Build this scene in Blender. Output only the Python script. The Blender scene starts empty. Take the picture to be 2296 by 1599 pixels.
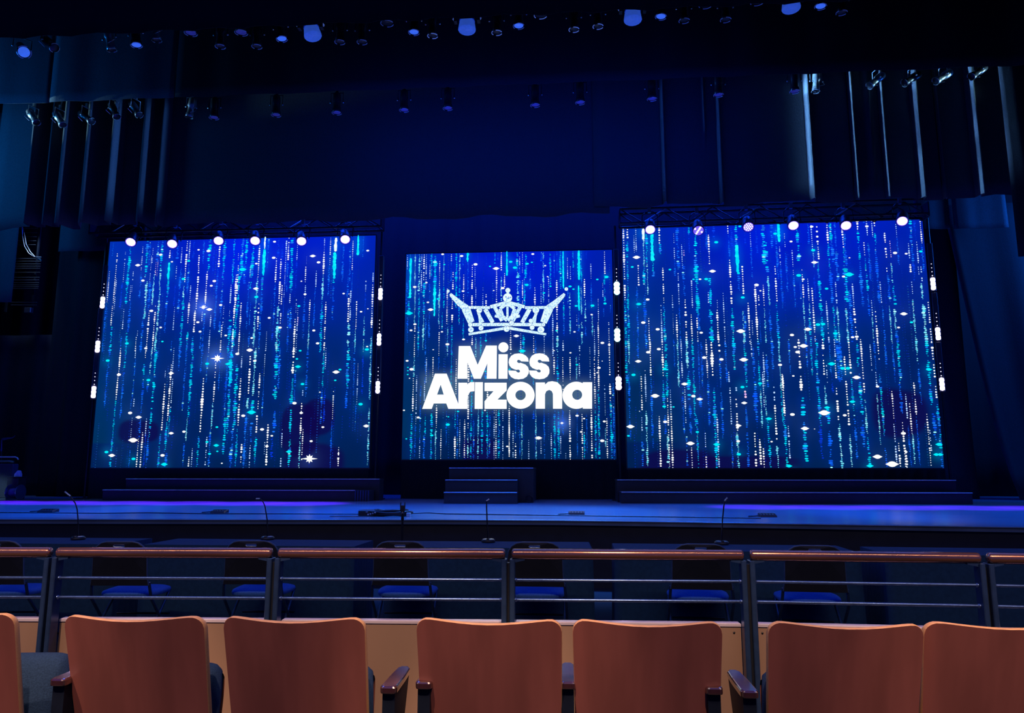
import bpy, bmesh, math, random
import numpy as np
from mathutils import Vector, Matrix, Euler

random.seed(11)
rng = np.random.default_rng(5)
SC = bpy.context.scene
COL = SC.collection
R = math.radians

# ------------------------------------------------------------------ camera
CZ = 1.38; FPX = 1640.0; PITCH = R(8.74); YAW = R(4.2)
cd = bpy.data.cameras.new('camera')
cd.sensor_width = 36.0; cd.lens = FPX / 2296 * 36.0; cd.clip_end = 200
cam = bpy.data.objects.new('camera', cd); COL.objects.link(cam)
cam.location = (0, 0, CZ); cam.rotation_euler = (R(90) + PITCH, 0, YAW)
SC.camera = cam

# ------------------------------------------------------------------ world, exposure, lights
w = bpy.data.worlds.new('hall_ambient'); SC.world = w; w.use_nodes = True
w.node_tree.nodes['Background'].inputs[0].default_value = (0.01, 0.09, 1.0, 1)
w.node_tree.nodes['Background'].inputs[1].default_value = 0.16  # even blue ambient added in place of lit haze
SC.view_settings.view_transform = 'Standard'; SC.view_settings.look = 'None'
SC.view_settings.exposure = 0.0; SC.view_settings.gamma = 1.0
SC.view_settings.use_curve_mapping = False
try:
    SC.cycles.use_light_tree = True
    SC.cycles.max_bounces = 4; SC.cycles.diffuse_bounces = 2; SC.cycles.glossy_bounces = 3
    SC.cycles.transmission_bounces = 2; SC.cycles.caustics_reflective = False
    SC.cycles.caustics_refractive = False; SC.cycles.sample_clamp_indirect = 3.0
    SC.cycles.sample_clamp_direct = 12.0
except Exception:
    pass

def lamp(kind, name, loc, target, color, energy, size=None, size_y=None, spot=60, blend=.6):
    l = bpy.data.lights.new(name, kind); l.color = color; l.energy = energy
    if kind == 'AREA':
        l.shape = 'RECTANGLE' if size_y else 'SQUARE'; l.size = size or 1
        if size_y: l.size_y = size_y
    if kind == 'SPOT':
        l.spot_size = R(spot); l.spot_blend = blend; l.shadow_soft_size = size or .1
    o = bpy.data.objects.new(name, l); COL.objects.link(o); o.location = loc
    o.rotation_euler = (Vector(target) - Vector(loc)).to_track_quat('-Z', 'Y').to_euler()
    return o
# warm house downlights over the stalls, in a row above the seats
for bx in (-5.0, -3.0, -1.2, .6, 2.4, 4.4):
    lamp('SPOT', 'house_downlight', (bx, .2, 5.0), (bx, 2.45, .55), (1, .60, .41), (820, 820, 800, 780, 640, 480)[round((bx + 5) / 1.9)], .06, spot=37, blend=.35)
hs_ = lamp('AREA', 'handrail_glint_strip', (-1.0, .9, 4.7), (-1.0, 3.75, .95), (1, .76, .48), 48, 14.0, .03); hs_.data.spread = R(95)  # unseen strip added to draw the long highlight on the handrail
# blue wash over the stage floor
for bx in (-8.6, -5.0, -1.4, 2.2, 5.8):
    lamp('SPOT', 'blue_wash_spot', (bx, 10.6, 8.2), (bx, 10.5, .78), (.006, .13, 1), 4200, .15, spot=46, blend=.6)
lamp('SPOT', 'centre_special_spot', (-.6, 11.0, 8.2), (-.4, 10.2, .78), (.10, .36, 1), 3400, .12, spot=40, blend=.9)
# violet beams of the screen-top lamps on the upstage floor
for bx in (-11.6, -10.4, -9.2, -8.0, -6.8, -5.6, -4.6):
    lamp('SPOT', 'violet_spot', (bx, 13.55, 5.7), (bx, 12.72, .78), (.15, .008, 1), 5600, .08, spot=21, blend=.7)
for bx in (3.0, 4.1, 5.2, 6.3, 7.4, 8.5, 9.6):
    lamp('SPOT', 'violet_spot', (bx, 13.0, 5.7), (bx, 12.12, .78), (.14, .008, 1), 4600, .08, spot=20, blend=.7)
# wings: side light raking along the cloths
lamp('AREA', 'wing_light_left', (-13.4, 11.6, 7.4), (-9, 13.2, 8.6), (.01, .28, 1), 150, 1.0, 1.6)
lamp('AREA', 'wing_light_right', (11.8, 14.3, 6.6), (8, 15.3, 5.0), (.01, .17, 1), 360, 1.0, 2.0)
for nm, lx, sx, c_, e_, sp_ in (('fold_rake_right', 1.6, 1, (.20, .52, 1), 230, 14), ('fold_rake_mid', .2, 1, (.05, .22, 1), 7, 26), ('fold_rake_left', -6.6, -1, (.08, .30, 1), 9, 24)):  # unseen strips added above the stage to edge-light the cloth folds
    o_ = lamp('AREA', nm, (lx, 13.36, 7.75), (lx + sx * 5, 13.40, 7.75), c_, e_, .08, 2.2); o_.data.spread = R(sp_)
    o_.rotation_euler = (R(90), 0, R(-90 if sx > 0 else 90) + R(.6 * sx))
lamp('SPOT', 'glint_fill_left', (-13.4, 13.0, 7.5), (-9.8, 13.15, 8.7), (.45, .9, 1), 1600, .05, spot=24)  # unseen spot added to raise glints on the left steel lamps
lamp('SPOT', 'glint_fill_right', (10.4, 13.15, 7.6), (7.2, 13.2, 8.8), (.45, .9, 1), 1300, .05, spot=24)  # likewise added for glints at the right end
lamp('SPOT', 'rack_fill', (-12.0, 15.1, 7.35), (-12.25, 15.5, 5.4), (.4, .62, 1), 160, .06, spot=42)  # unseen spot added so the rack bars show
lamp('SPOT', 'cart_fill', (-10.4, 12.9, 2.4), (-11.6, 14.1, .98), (.5, .75, 1), 150, .04, spot=26)  # unseen spot added to brighten the cart, jug and reel
# unseen blue area fills added to tint backcloth, borders and hall
lamp('AREA', 'backcloth_fill', (-1.2, 15.6, 9.0), (-1.2, 17.1, 2.0), (.004, .05, 1), 900, 14, .5)
lamp('AREA', 'borders_fill', (-.6, 11.9, 7.2), (-.6, 13.7, 7.9), (.004, .05, 1), 55, 7, .6)
lamp('AREA', 'hall_blue', (-1.0, 6.6, 6.5), (-1.0, 6.6, 0), (.02, .14, 1), 130, 12, 1.0)


# ------------------------------------------------------------------ helpers
def ray(px, py):
    a = px - 1148; v = 799.5 - py
    f = FPX * math.cos(PITCH) - v * math.sin(PITCH); u = FPX * math.sin(PITCH) + v * math.cos(PITCH)
    return a * math.cos(YAW) - f * math.sin(YAW), a * math.sin(YAW) + f * math.cos(YAW), u
def atY(px, py, Y):
    r = ray(px, py); t = Y / r[1]; return Vector((r[0] * t, Y, CZ + r[2] * t))
def atZ(px, py, Z):
    r = ray(px, py); t = (Z - CZ) / r[2]; return Vector((r[0] * t, r[1] * t, Z))
def s2l(c):
    return tuple((x / 255 / 12.92) if x / 255 <= .04045 else ((x / 255 + .055) / 1.055) ** 2.4 for x in c)

MATS = {}
def mat(name, base=(.5, .5, .5), rough=.5, metal=0., emit=None, estr=1., bump=0., nscale=20., var=.15,
        stretch=(1, 1, 1), spec=.5, coat=0., col2=None, sample=True, sheen=0.):
    if name in MATS: return MATS[name]
    m = bpy.data.materials.new(name); m.use_nodes = True; nt = m.node_tree; N = nt.nodes; L = nt.links
    b = N['Principled BSDF']; b.inputs['Roughness'].default_value = rough; b.inputs['Metallic'].default_value = metal
    b.inputs['Specular IOR Level'].default_value = spec
    b.inputs['Coat Weight'].default_value = coat; b.inputs['Coat Roughness'].default_value = .12
    if sheen: b.inputs['Sheen Weight'].default_value = sheen
    tc = N.new('ShaderNodeTexCoord'); mp = N.new('ShaderNodeMapping'); mp.inputs['Scale'].default_value = stretch
    no = N.new('ShaderNodeTexNoise'); no.inputs['Scale'].default_value = nscale; no.inputs['Detail'].default_value = 4
    L.new(tc.outputs['Object'], mp.inputs[0]); L.new(mp.outputs[0], no.inputs['Vector'])
    cr = N.new('ShaderNodeValToRGB'); cr.color_ramp.elements[0].position = .3; cr.color_ramp.elements[1].position = .7
    c2 = col2 if col2 else tuple(min(1, c * (1 + var)) for c in base)
    c1 = tuple(c * (1 - var) for c in base)
    cr.color_ramp.elements[0].color = (*c1, 1); cr.color_ramp.elements[1].color = (*c2, 1)
    L.new(no.outputs['Fac'], cr.inputs[0]); L.new(cr.outputs[0], b.inputs['Base Color'])
    if bump:
        bu = N.new('ShaderNodeBump'); bu.inputs['Strength'].default_value = bump; bu.inputs['Distance'].default_value = .01
        L.new(no.outputs['Fac'], bu.inputs['Height']); L.new(bu.outputs[0], b.inputs['Normal'])
    if emit:
        b.inputs['Emission Color'].default_value = (*emit, 1); b.inputs['Emission Strength'].default_value = estr
        if not sample: m.cycles.emission_sampling = 'NONE'
    MATS[name] = m; return m

def vcol_mat(name, strength=1., sample=True):
    m = bpy.data.materials.new(name); m.use_nodes = True; nt = m.node_tree; N = nt.nodes; L = nt.links
    b = N['Principled BSDF']; b.inputs['Base Color'].default_value = (.004, .004, .006, 1)
    b.inputs['Roughness'].default_value = .6; b.inputs['Specular IOR Level'].default_value = .1
    a = N.new('ShaderNodeAttribute'); a.attribute_name = 'Col'
    L.new(a.outputs['Color'], b.inputs['Emission Color']); b.inputs['Emission Strength'].default_value = strength
    if not sample: m.cycles.emission_sampling = 'NONE'
    return m

def tag(o, label=None, cat=None, group=None, kind=None):
    if label: o['label'] = label
    if cat: o['category'] = cat
    if group: o['group'] = group
    if kind: o['kind'] = kind
    return o
def thing(name, label, cat, loc=(0, 0, 0), rz=0, group=None):
    o = bpy.data.objects.new(name, None); COL.objects.link(o); o.empty_display_size = .1
    o.location = loc; o.rotation_euler = (0, 0, rz); return tag(o, label, cat, group)

class MB:
    def __init__(s): s.v = []; s.f = []; s.m = []; s.sm = []
    def add(s, vs, fs, mi=0, smooth=False):
        n = len(s.v); s.v += [tuple(p) for p in vs]; s.f += [tuple(i + n for i in f) for f in fs]
        s.m += [mi] * len(fs); s.sm += [smooth] * len(fs); return s
    def box(s, a, b, mi=0):
        x0, y0, z0 = a; x1, y1, z1 = b
        vs = [(x0, y0, z0), (x1, y0, z0), (x1, y1, z0), (x0, y1, z0), (x0, y0, z1), (x1, y0, z1), (x1, y1, z1), (x0, y1, z1)]
        return s.add(vs, [(0, 3, 2, 1), (4, 5, 6, 7), (0, 1, 5, 4), (1, 2, 6, 5), (2, 3, 7, 6), (3, 0, 4, 7)], mi)
    def bbox(s, a, b, r, mi=0):
        """box with bevelled vertical and top edges"""
        x0, y0, z0 = a; x1, y1, z1 = b
        def ring(i, z):
            return [(x0 + i + r, y0 + i, z), (x1 - i - r, y0 + i, z), (x1 - i, y0 + i + r, z), (x1 - i, y1 - i - r, z),
                    (x1 - i - r, y1 - i, z), (x0 + i + r, y1 - i, z), (x0 + i, y1 - i - r, z), (x0 + i, y0 + i + r, z)]
        rs = [ring(r * .7, z0), ring(0, z0 + r * .7), ring(0, z1 - r * .7), ring(r * .7, z1)]
        return s.loft(rs, mi, True, True)
    def loft(s, rings, mi=0, cap0=True, cap1=True, smooth=False, closed=True):
        n = len(rings[0]); vs = [p for r in rings for p in r]; fs = []
        for i in range(len(rings) - 1):
            for j in range(n if closed else n - 1):
                k = (j + 1) % n; fs.append((i * n + j, i * n + k, (i + 1) * n + k, (i + 1) * n + j))
        s.add(vs, fs, mi, smooth)
        if cap0: s.add(rings[0], [tuple(range(n))[::-1]], mi)
        if cap1: s.add(rings[-1], [tuple(range(n))], mi)
        return s
    def tube(s, pts, r, n=8, mi=0, cap=True, radii=None):
        pts = [Vector(p) for p in pts]; rings = []
        for i, p in enumerate(pts):
            d = (pts[min(i + 1, len(pts) - 1)] - pts[max(i - 1, 0)]).normalized()
            up = Vector((0, 0, 1)) if abs(d.z) < .95 else Vector((0, 1, 0))
            a = d.cross(up).normalized(); b = d.cross(a).normalized(); rr = radii[i] if radii else r
            rings.append([tuple(p + (a * math.cos(2 * math.pi * j / n) + b * math.sin(2 * math.pi * j / n)) * rr) for j in range(n)])
        return s.loft(rings, mi, cap, cap, True)
    def lathe(s, prof, n=16, o=(0, 0, 0), axis=(0, 0, 1), mi=0, cap0=False, cap1=False, smooth=True):
        ax = Vector(axis).normalized(); up = Vector((0, 0, 1)) if abs(ax.z) < .9 else Vector((0, 1, 0))
        a = ax.cross(up).normalized(); b = ax.cross(a); o = Vector(o)
        rings = [[tuple(o + ax * h + (a * math.cos(2 * math.pi * j / n) + b * math.sin(2 * math.pi * j / n)) * r) for j in range(n)] for r, h in prof]
        return s.loft(rings, mi, cap0, cap1, smooth)
    def grid(s, fn, nu, nv, mi=0, smooth=True):
        vs = [fn(i / nu, j / nv) for j in range(nv + 1) for i in range(nu + 1)]
        fs = [(j * (nu + 1) + i, j * (nu + 1) + i + 1, (j + 1) * (nu + 1) + i + 1, (j + 1) * (nu + 1) + i) for j in range(nv) for i in range(nu)]
        return s.add(vs, fs, mi, smooth)
    def build(s, name, mats, parent=None, loc=None):
        me = bpy.data.meshes.new(name); me.from_pydata(s.v, [], s.f)
        mats = mats if isinstance(mats, (list, tuple)) else [mats]
        for m in mats: me.materials.append(m)
        me.polygons.foreach_set('material_index', s.m); me.polygons.foreach_set('use_smooth', s.sm)
        bm = bmesh.new(); bm.from_mesh(me); bmesh.ops.recalc_face_normals(bm, faces=bm.faces); bm.to_mesh(me); bm.free()
        o = bpy.data.objects.new(name, me); COL.objects.link(o)
        if parent is not None: o.parent = parent
        if loc is not None: o.location = loc
        return o
def struct(o, label=None):
    o['kind'] = 'structure'
    if label: o['label'] = label
    return o
def kids(o): return [c for c in COL.objects if c.parent == o]
KIDS = {}
def copy_tree(o, parent=None):
    if o.name not in KIDS: KIDS[o.name] = kids(o)
    c = o.copy(); COL.objects.link(c); c.parent = parent
    for ch in KIDS[o.name]: copy_tree(ch, c)
    return c

# ------------------------------------------------------------------ materials
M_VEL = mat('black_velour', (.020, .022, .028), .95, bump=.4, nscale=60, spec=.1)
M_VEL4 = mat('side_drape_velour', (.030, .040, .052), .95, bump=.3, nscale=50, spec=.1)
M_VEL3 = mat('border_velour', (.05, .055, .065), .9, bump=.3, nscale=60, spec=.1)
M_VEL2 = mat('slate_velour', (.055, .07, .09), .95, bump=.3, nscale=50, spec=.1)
M_FLOOR = mat('stage_paint', (.13, .18, .24), .24, bump=.06, nscale=3, var=.28, stretch=(.25, 5, 1), spec=.55)
M_BLK = mat('black_paint', (.014, .018, .028), .45, nscale=8, bump=.05)
M_BLKM = mat('black_metal', (.014, .016, .024), .35, metal=.3, nscale=30)
M_RAIL = mat('dark_enamel_steel', (.03, .065, .16), .28, metal=.3, nscale=20, spec=.6)
M_BAR = mat('steel_blue_bar', (.14, .24, .46), .24, metal=.8, nscale=20)
M_CHROME = mat('polished_steel', (.8, .83, .88), .30, metal=1., nscale=20, var=.05)
M_ALU = mat('aluminium', (.5, .53, .56), .28, metal=.9, nscale=20, var=.1)
M_WOOD = mat('cherry_veneer', (.30, .105, .085), .42, nscale=3.2, var=.17, stretch=(3.5, 1, .5), spec=.4, coat=.15)
M_PLY = mat('ply_edge', (.66, .36, .155), .35, nscale=30, var=.15, stretch=(1, 6, 14), spec=.5)
M_TAN = mat('maple_panel', (.35, .225, .155), .5, nscale=2.5, var=.10, stretch=(1, 1, .3), spec=.35)
M_CAP = mat('pale_laminate', (.68, .60, .68), .18, nscale=4, var=.05, spec=.5)
M_ARM = mat('lacquered_arm', (.05, .018, .018), .12, nscale=6, var=.15, stretch=(8, 1, 1), spec=.9, coat=1.)
M_ARM.node_tree.nodes['Principled BSDF'].inputs['Coat IOR'].default_value = 3.2
M_COPPER = mat('bronze_handrail', (.66, .30, .20), .15, metal=.85, nscale=3, var=.10, stretch=(.4, 4, 4), spec=.6, coat=.3)
M_FABRIC = mat('blue_upholstery', (.018, .042, .10), .95, bump=.25, nscale=190, var=.25, spec=.1)
M_SEATF = mat('chair_vinyl', (.05, .16, .55), .75, bump=.2, nscale=80, spec=.2)
M_PLAS = mat('black_plastic', (.02, .022, .03), .40, nscale=10)
M_CLOTH = mat('black_table_cloth', (.018, .06, .15), .85, bump=.15, nscale=30, var=.12, spec=.2)
M_CARPET = mat('dark_carpet', (.006, .006, .009), .95, bump=.5, nscale=90)
M_LED_ON = mat('lamp_white', (.9, .9, .9), .4, emit=(.78, .62, 1), estr=24)
M_LED_ON2 = mat('lamp_violet_white', (.9, .9, .9), .4, emit=(.7, .55, 1), estr=16)
M_LED_CY = mat('lamp_cyan_white', (.9, .9, .9), .4, emit=(.3, .9, 1), estr=14)
M_LED_DIM = mat('lamp_violet_dim', (.3, .25, .6), .4, emit=(.16, .10, .55), estr=1.0)
M_DOT = mat('lamp_dot', (.9, .9, .9), .4, emit=(.85, .8, 1), estr=1.6, sample=False)
M_GLOWRIM = mat('lamp_rim_violet', (.2, .15, .6), .4, emit=(.12, .05, .9), estr=1.6, sample=False)
M_LENS = mat('blue_lens_glow', (.1, .2, .8), .15, emit=(.03, .11, .62), estr=1.0, sample=False)  # blue light caught by the glass, put in as emission
M_LENS2 = mat('dim_lens', (.1, .1, .4), .2, emit=(.008, .010, .07), estr=1.0, sample=False)  # same caught light as faint emission
M_LENSR = mat('lens_ring', (.35, .45, .75), .2, metal=.6, emit=(.04, .075, .30), estr=1.0, sample=False)  # catch light on the metal ring put in as emission
M_LENSRD = mat('lens_ring_dim', (.2, .3, .6), .3, metal=.6, emit=(.006, .012, .075), estr=1.0, sample=False)  # ring with a weaker catch light in its emission
M_JUG = mat('pale_blue_plastic', (.45, .6, .8), .4, nscale=10, var=.05)
M_REEL = mat('violet_cable_jacket', (.12, .09, .35), .5, nscale=30, var=.3)
M_CREAM = mat('cream_enamel', (.8, .75, .6), .25, nscale=10, var=.05)

# ------------------------------------------------------------------ setting
FL = .78
edge = [(-14, 8.35), (-9.5, 8.50), (-6.9, 8.64), (-3.8, 8.80), (-1.6, 8.93), (-.1, 8.93), (1.0, 8.80), (2.34, 8.60), (4.8, 8.25), (8, 7.9), (13.5, 7.6)]
g = MB(); vs = []; n = len(edge)
for x, y in edge: vs.append((x, y, FL))
for x, y in edge: vs.append((x, 18.0, FL))
for x, y in edge: vs.append((x, y, FL - .06))
for x, y in edge: vs.append((x, y + .05, FL - .06))
for x, y in edge: vs.append((x, y + .05, 0))
fs = [(i, i + 1, n + i + 1, n + i) for i in range(n - 1)] + [(i, 2 * n + i, 2 * n + i + 1, i + 1) for i in range(n - 1)]
fs += [(2 * n + i, 3 * n + i, 3 * n + i + 1, 2 * n + i + 1) for i in range(n - 1)]
st = MB().add(vs, fs, 0).build('floor_stage', [M_FLOOR]); struct(st, 'blue lit painted stage floor behind the railing')
fa = MB().add(vs, [(3 * n + i, 4 * n + i, 4 * n + i + 1, 3 * n + i + 1) for i in range(n - 1)], 0).build('stage_front', [M_BLK], st)
nose = MB()
for i in range(n - 1):
    nose.tube([(edge[i][0], edge[i][1], FL - .012), (edge[i + 1][0], edge[i + 1][1], FL - .012)], .013, 6)
nose.build('edge_nosing', [M_FLOOR], st)
struct(MB().box((-15, -3, -.1), (15, 9, 0)).build('floor', M_CARPET), 'dark carpeted floor of the hall')
struct(MB().box((-14.6, 17.6, 0), (14, 17.8, 12)).build('wall_back', M_BLK))
struct(MB().box((-14.8, 8.3, 0), (-14.6, 17.8, 12)).build('wall_left', M_BLK))
struct(MB().box((13.8, 8.3, 0), (14.0, 17.8, 12)).build('wall_right', M_BLK))
struct(MB().box((-14.8, 8.3, 12), (14.0, 17.8, 12.2)).build('ceiling', M_BLK))

def pleats(name, label, cat, x0, x1, Y, z0, z1, m, amp=.08, wl=.5, nx=None, hem=.0, seed=0, group=None, slant=0., tuck=.0, yrot=0.):
    r = random.Random(seed); ph = r.random() * 6; nx = nx or int((x1 - x0) / wl * 12); W = x1 - x0
    def fn(u, v):
        x = x0 + W * u; a = 2 * math.pi * W * u / wl
        y = Y + amp * (math.sin(a + ph + .7 * math.sin(a * .31)) + .35 * math.sin(2.3 * a + 1)) * (.55 + .45 * (1 - v))
        z = z0 + (z1 - z0) * v
        if v == 0: z += hem * math.sin(a * .5 + ph)
        return (x + slant * (1 - v) * (1 - u) + .03 * math.sin(a) * (1 - v), y + yrot * (u - .5) - tuck * (1 - v) ** 6, z)
    o = MB().grid(fn, nx, 12).build(name, m)
    mod = o.modifiers.new('thick', 'SOLIDIFY'); mod.thickness = .006
    return tag(o, label, cat, group)

def ridged(name, label, x0, x1, Y, z0, z1, ridges, m, hem):
    """flat hung cloth with narrow proud folds"""
    xs = set([x0, x1]); 
    k = x0
    while k < x1: xs.add(round(k, 3)); k += .25
    for rx, rw, rd, top, bot, lean in ridges:
        for t in (-1.9, -1.62, -1.5, -1, -.6, -.2, .2, .6, 1, 1.5, 1.62, 1.9): xs.add(round(rx + rw * t, 4))
    xs = sorted(xs); nv = 10; vs = []; fs = []
    for j in range(nv + 1):
        v = j / nv; z = z0 + (z1 - z0) * v
        for x in xs:
            y = Y + .004 * math.sin(x * 2.1)
            for rx, rw, rd, top, bot, lean in ridges:
                t = (x - rx) / rw
                if abs(t) < 1.5 and top >= v >= bot: y -= rd * max(0, math.cos(t * math.pi / 3)) ** 1.5
            zz = z + (hem * (math.sin(x * 3.3) + .5 * math.sin(x * 7.1)) if j == 0 else 0)
            vs.append((x, y, zz))
    n = len(xs)
    fs = [(j * n + i, j * n + i + 1, (j + 1) * n + i + 1, (j + 1) * n + i) for j in range(nv) for i in range(n - 1)]
    o = MB().add(vs, fs, 0, True).build(name, m)
    mod = o.modifiers.new('thick', 'SOLIDIFY'); mod.thickness = .006
    return tag(o, label, 'curtain')

pleats('backcloth', 'dark blue full width cloth hanging upstage behind the three screens', 'curtain', -14, 13.4, 17.2, FL, 11.5, M_VEL, .05, .9, seed=3)
pleats('first_border', 'black valance across the very top of the picture in front of the upper lamp row', 'curtain', -14, 12, 10.0, 8.08, 11, M_VEL, .03, .9, nx=160, seed=1, yrot=0)
# second border, slate, two widths with a seam
b2 = [(-13.5, -9.95), (-9.93, -7.42), (-7.40, 8.6)]
for i, (a, b) in enumerate(b2):
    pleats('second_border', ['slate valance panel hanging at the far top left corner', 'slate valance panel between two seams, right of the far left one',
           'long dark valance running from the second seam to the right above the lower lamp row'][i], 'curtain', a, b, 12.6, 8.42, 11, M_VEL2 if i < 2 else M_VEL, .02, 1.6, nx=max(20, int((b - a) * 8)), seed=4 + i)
rid = []
for px, py, wd, dp, lo in ((1490, 300, .03, .16, 0), (1619, 330, .03, .14, 0), (1582, 240, .03, .08, .5), (1824, 330, .033, .17, 0), (1922, 300, .027, .14, 0), (1960, 290, .06, .10, .15),
                       (1993, 320, .025, .14, 0), (2068, 310, .035, .20, 0), (2121, 310, .02, .10, 0), (2196, 300, .038, .22, 0)):
    p = atY(px, py, 13.5); rid.append((p.x, wd, dp, 1, lo, 0))
ridged('pleated_border_right', 'black pleated border with thin lit folds above the right screen', .6, 8.75, 13.75, 6.43, 9.6, rid, M_VEL3, .035)
rid = []
for px, py, wd, dp in ((66, 380, .06, .30), (100, 380, .05, .2), (138, 400, .10, .34), (190, 400, .12, .32), (248, 380, .05, .32), (312, 380, .10, .22), (356, 330, .05, .2)):
    p = atY(px, py, 13.5); rid.append((p.x, wd, dp, 1, 0, 0))
ridged('pleated_border_left', 'black pleated border with wide dim folds above the left screen', -11.9, .9, 13.78, 6.30, 9.6, rid, M_VEL3, .035)
# slate borders and legs outside the screens
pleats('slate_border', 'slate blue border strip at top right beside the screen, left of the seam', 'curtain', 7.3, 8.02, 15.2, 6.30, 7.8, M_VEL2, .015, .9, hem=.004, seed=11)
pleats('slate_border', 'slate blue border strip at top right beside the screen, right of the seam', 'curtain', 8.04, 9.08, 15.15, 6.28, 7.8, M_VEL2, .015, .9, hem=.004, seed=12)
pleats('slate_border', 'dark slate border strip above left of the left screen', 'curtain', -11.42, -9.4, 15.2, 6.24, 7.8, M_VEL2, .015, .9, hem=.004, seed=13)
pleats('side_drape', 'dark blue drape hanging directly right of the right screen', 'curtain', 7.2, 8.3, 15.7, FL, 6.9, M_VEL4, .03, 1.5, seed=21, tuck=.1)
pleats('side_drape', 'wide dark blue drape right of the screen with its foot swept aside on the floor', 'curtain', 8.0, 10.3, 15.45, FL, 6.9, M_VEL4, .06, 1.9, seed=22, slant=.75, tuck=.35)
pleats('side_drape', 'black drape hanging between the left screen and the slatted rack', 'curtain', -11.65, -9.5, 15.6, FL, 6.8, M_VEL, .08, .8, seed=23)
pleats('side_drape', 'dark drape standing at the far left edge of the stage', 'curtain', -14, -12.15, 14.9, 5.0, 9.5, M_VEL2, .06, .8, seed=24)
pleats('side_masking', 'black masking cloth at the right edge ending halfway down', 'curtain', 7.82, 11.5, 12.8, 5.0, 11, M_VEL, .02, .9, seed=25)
pleats('side_masking', 'black masking cloth behind the cart at the left edge', 'curtain', -14.2, -11.75, 16.1, FL, 4.5, M_VEL, .05, .9, seed=26)

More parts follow.
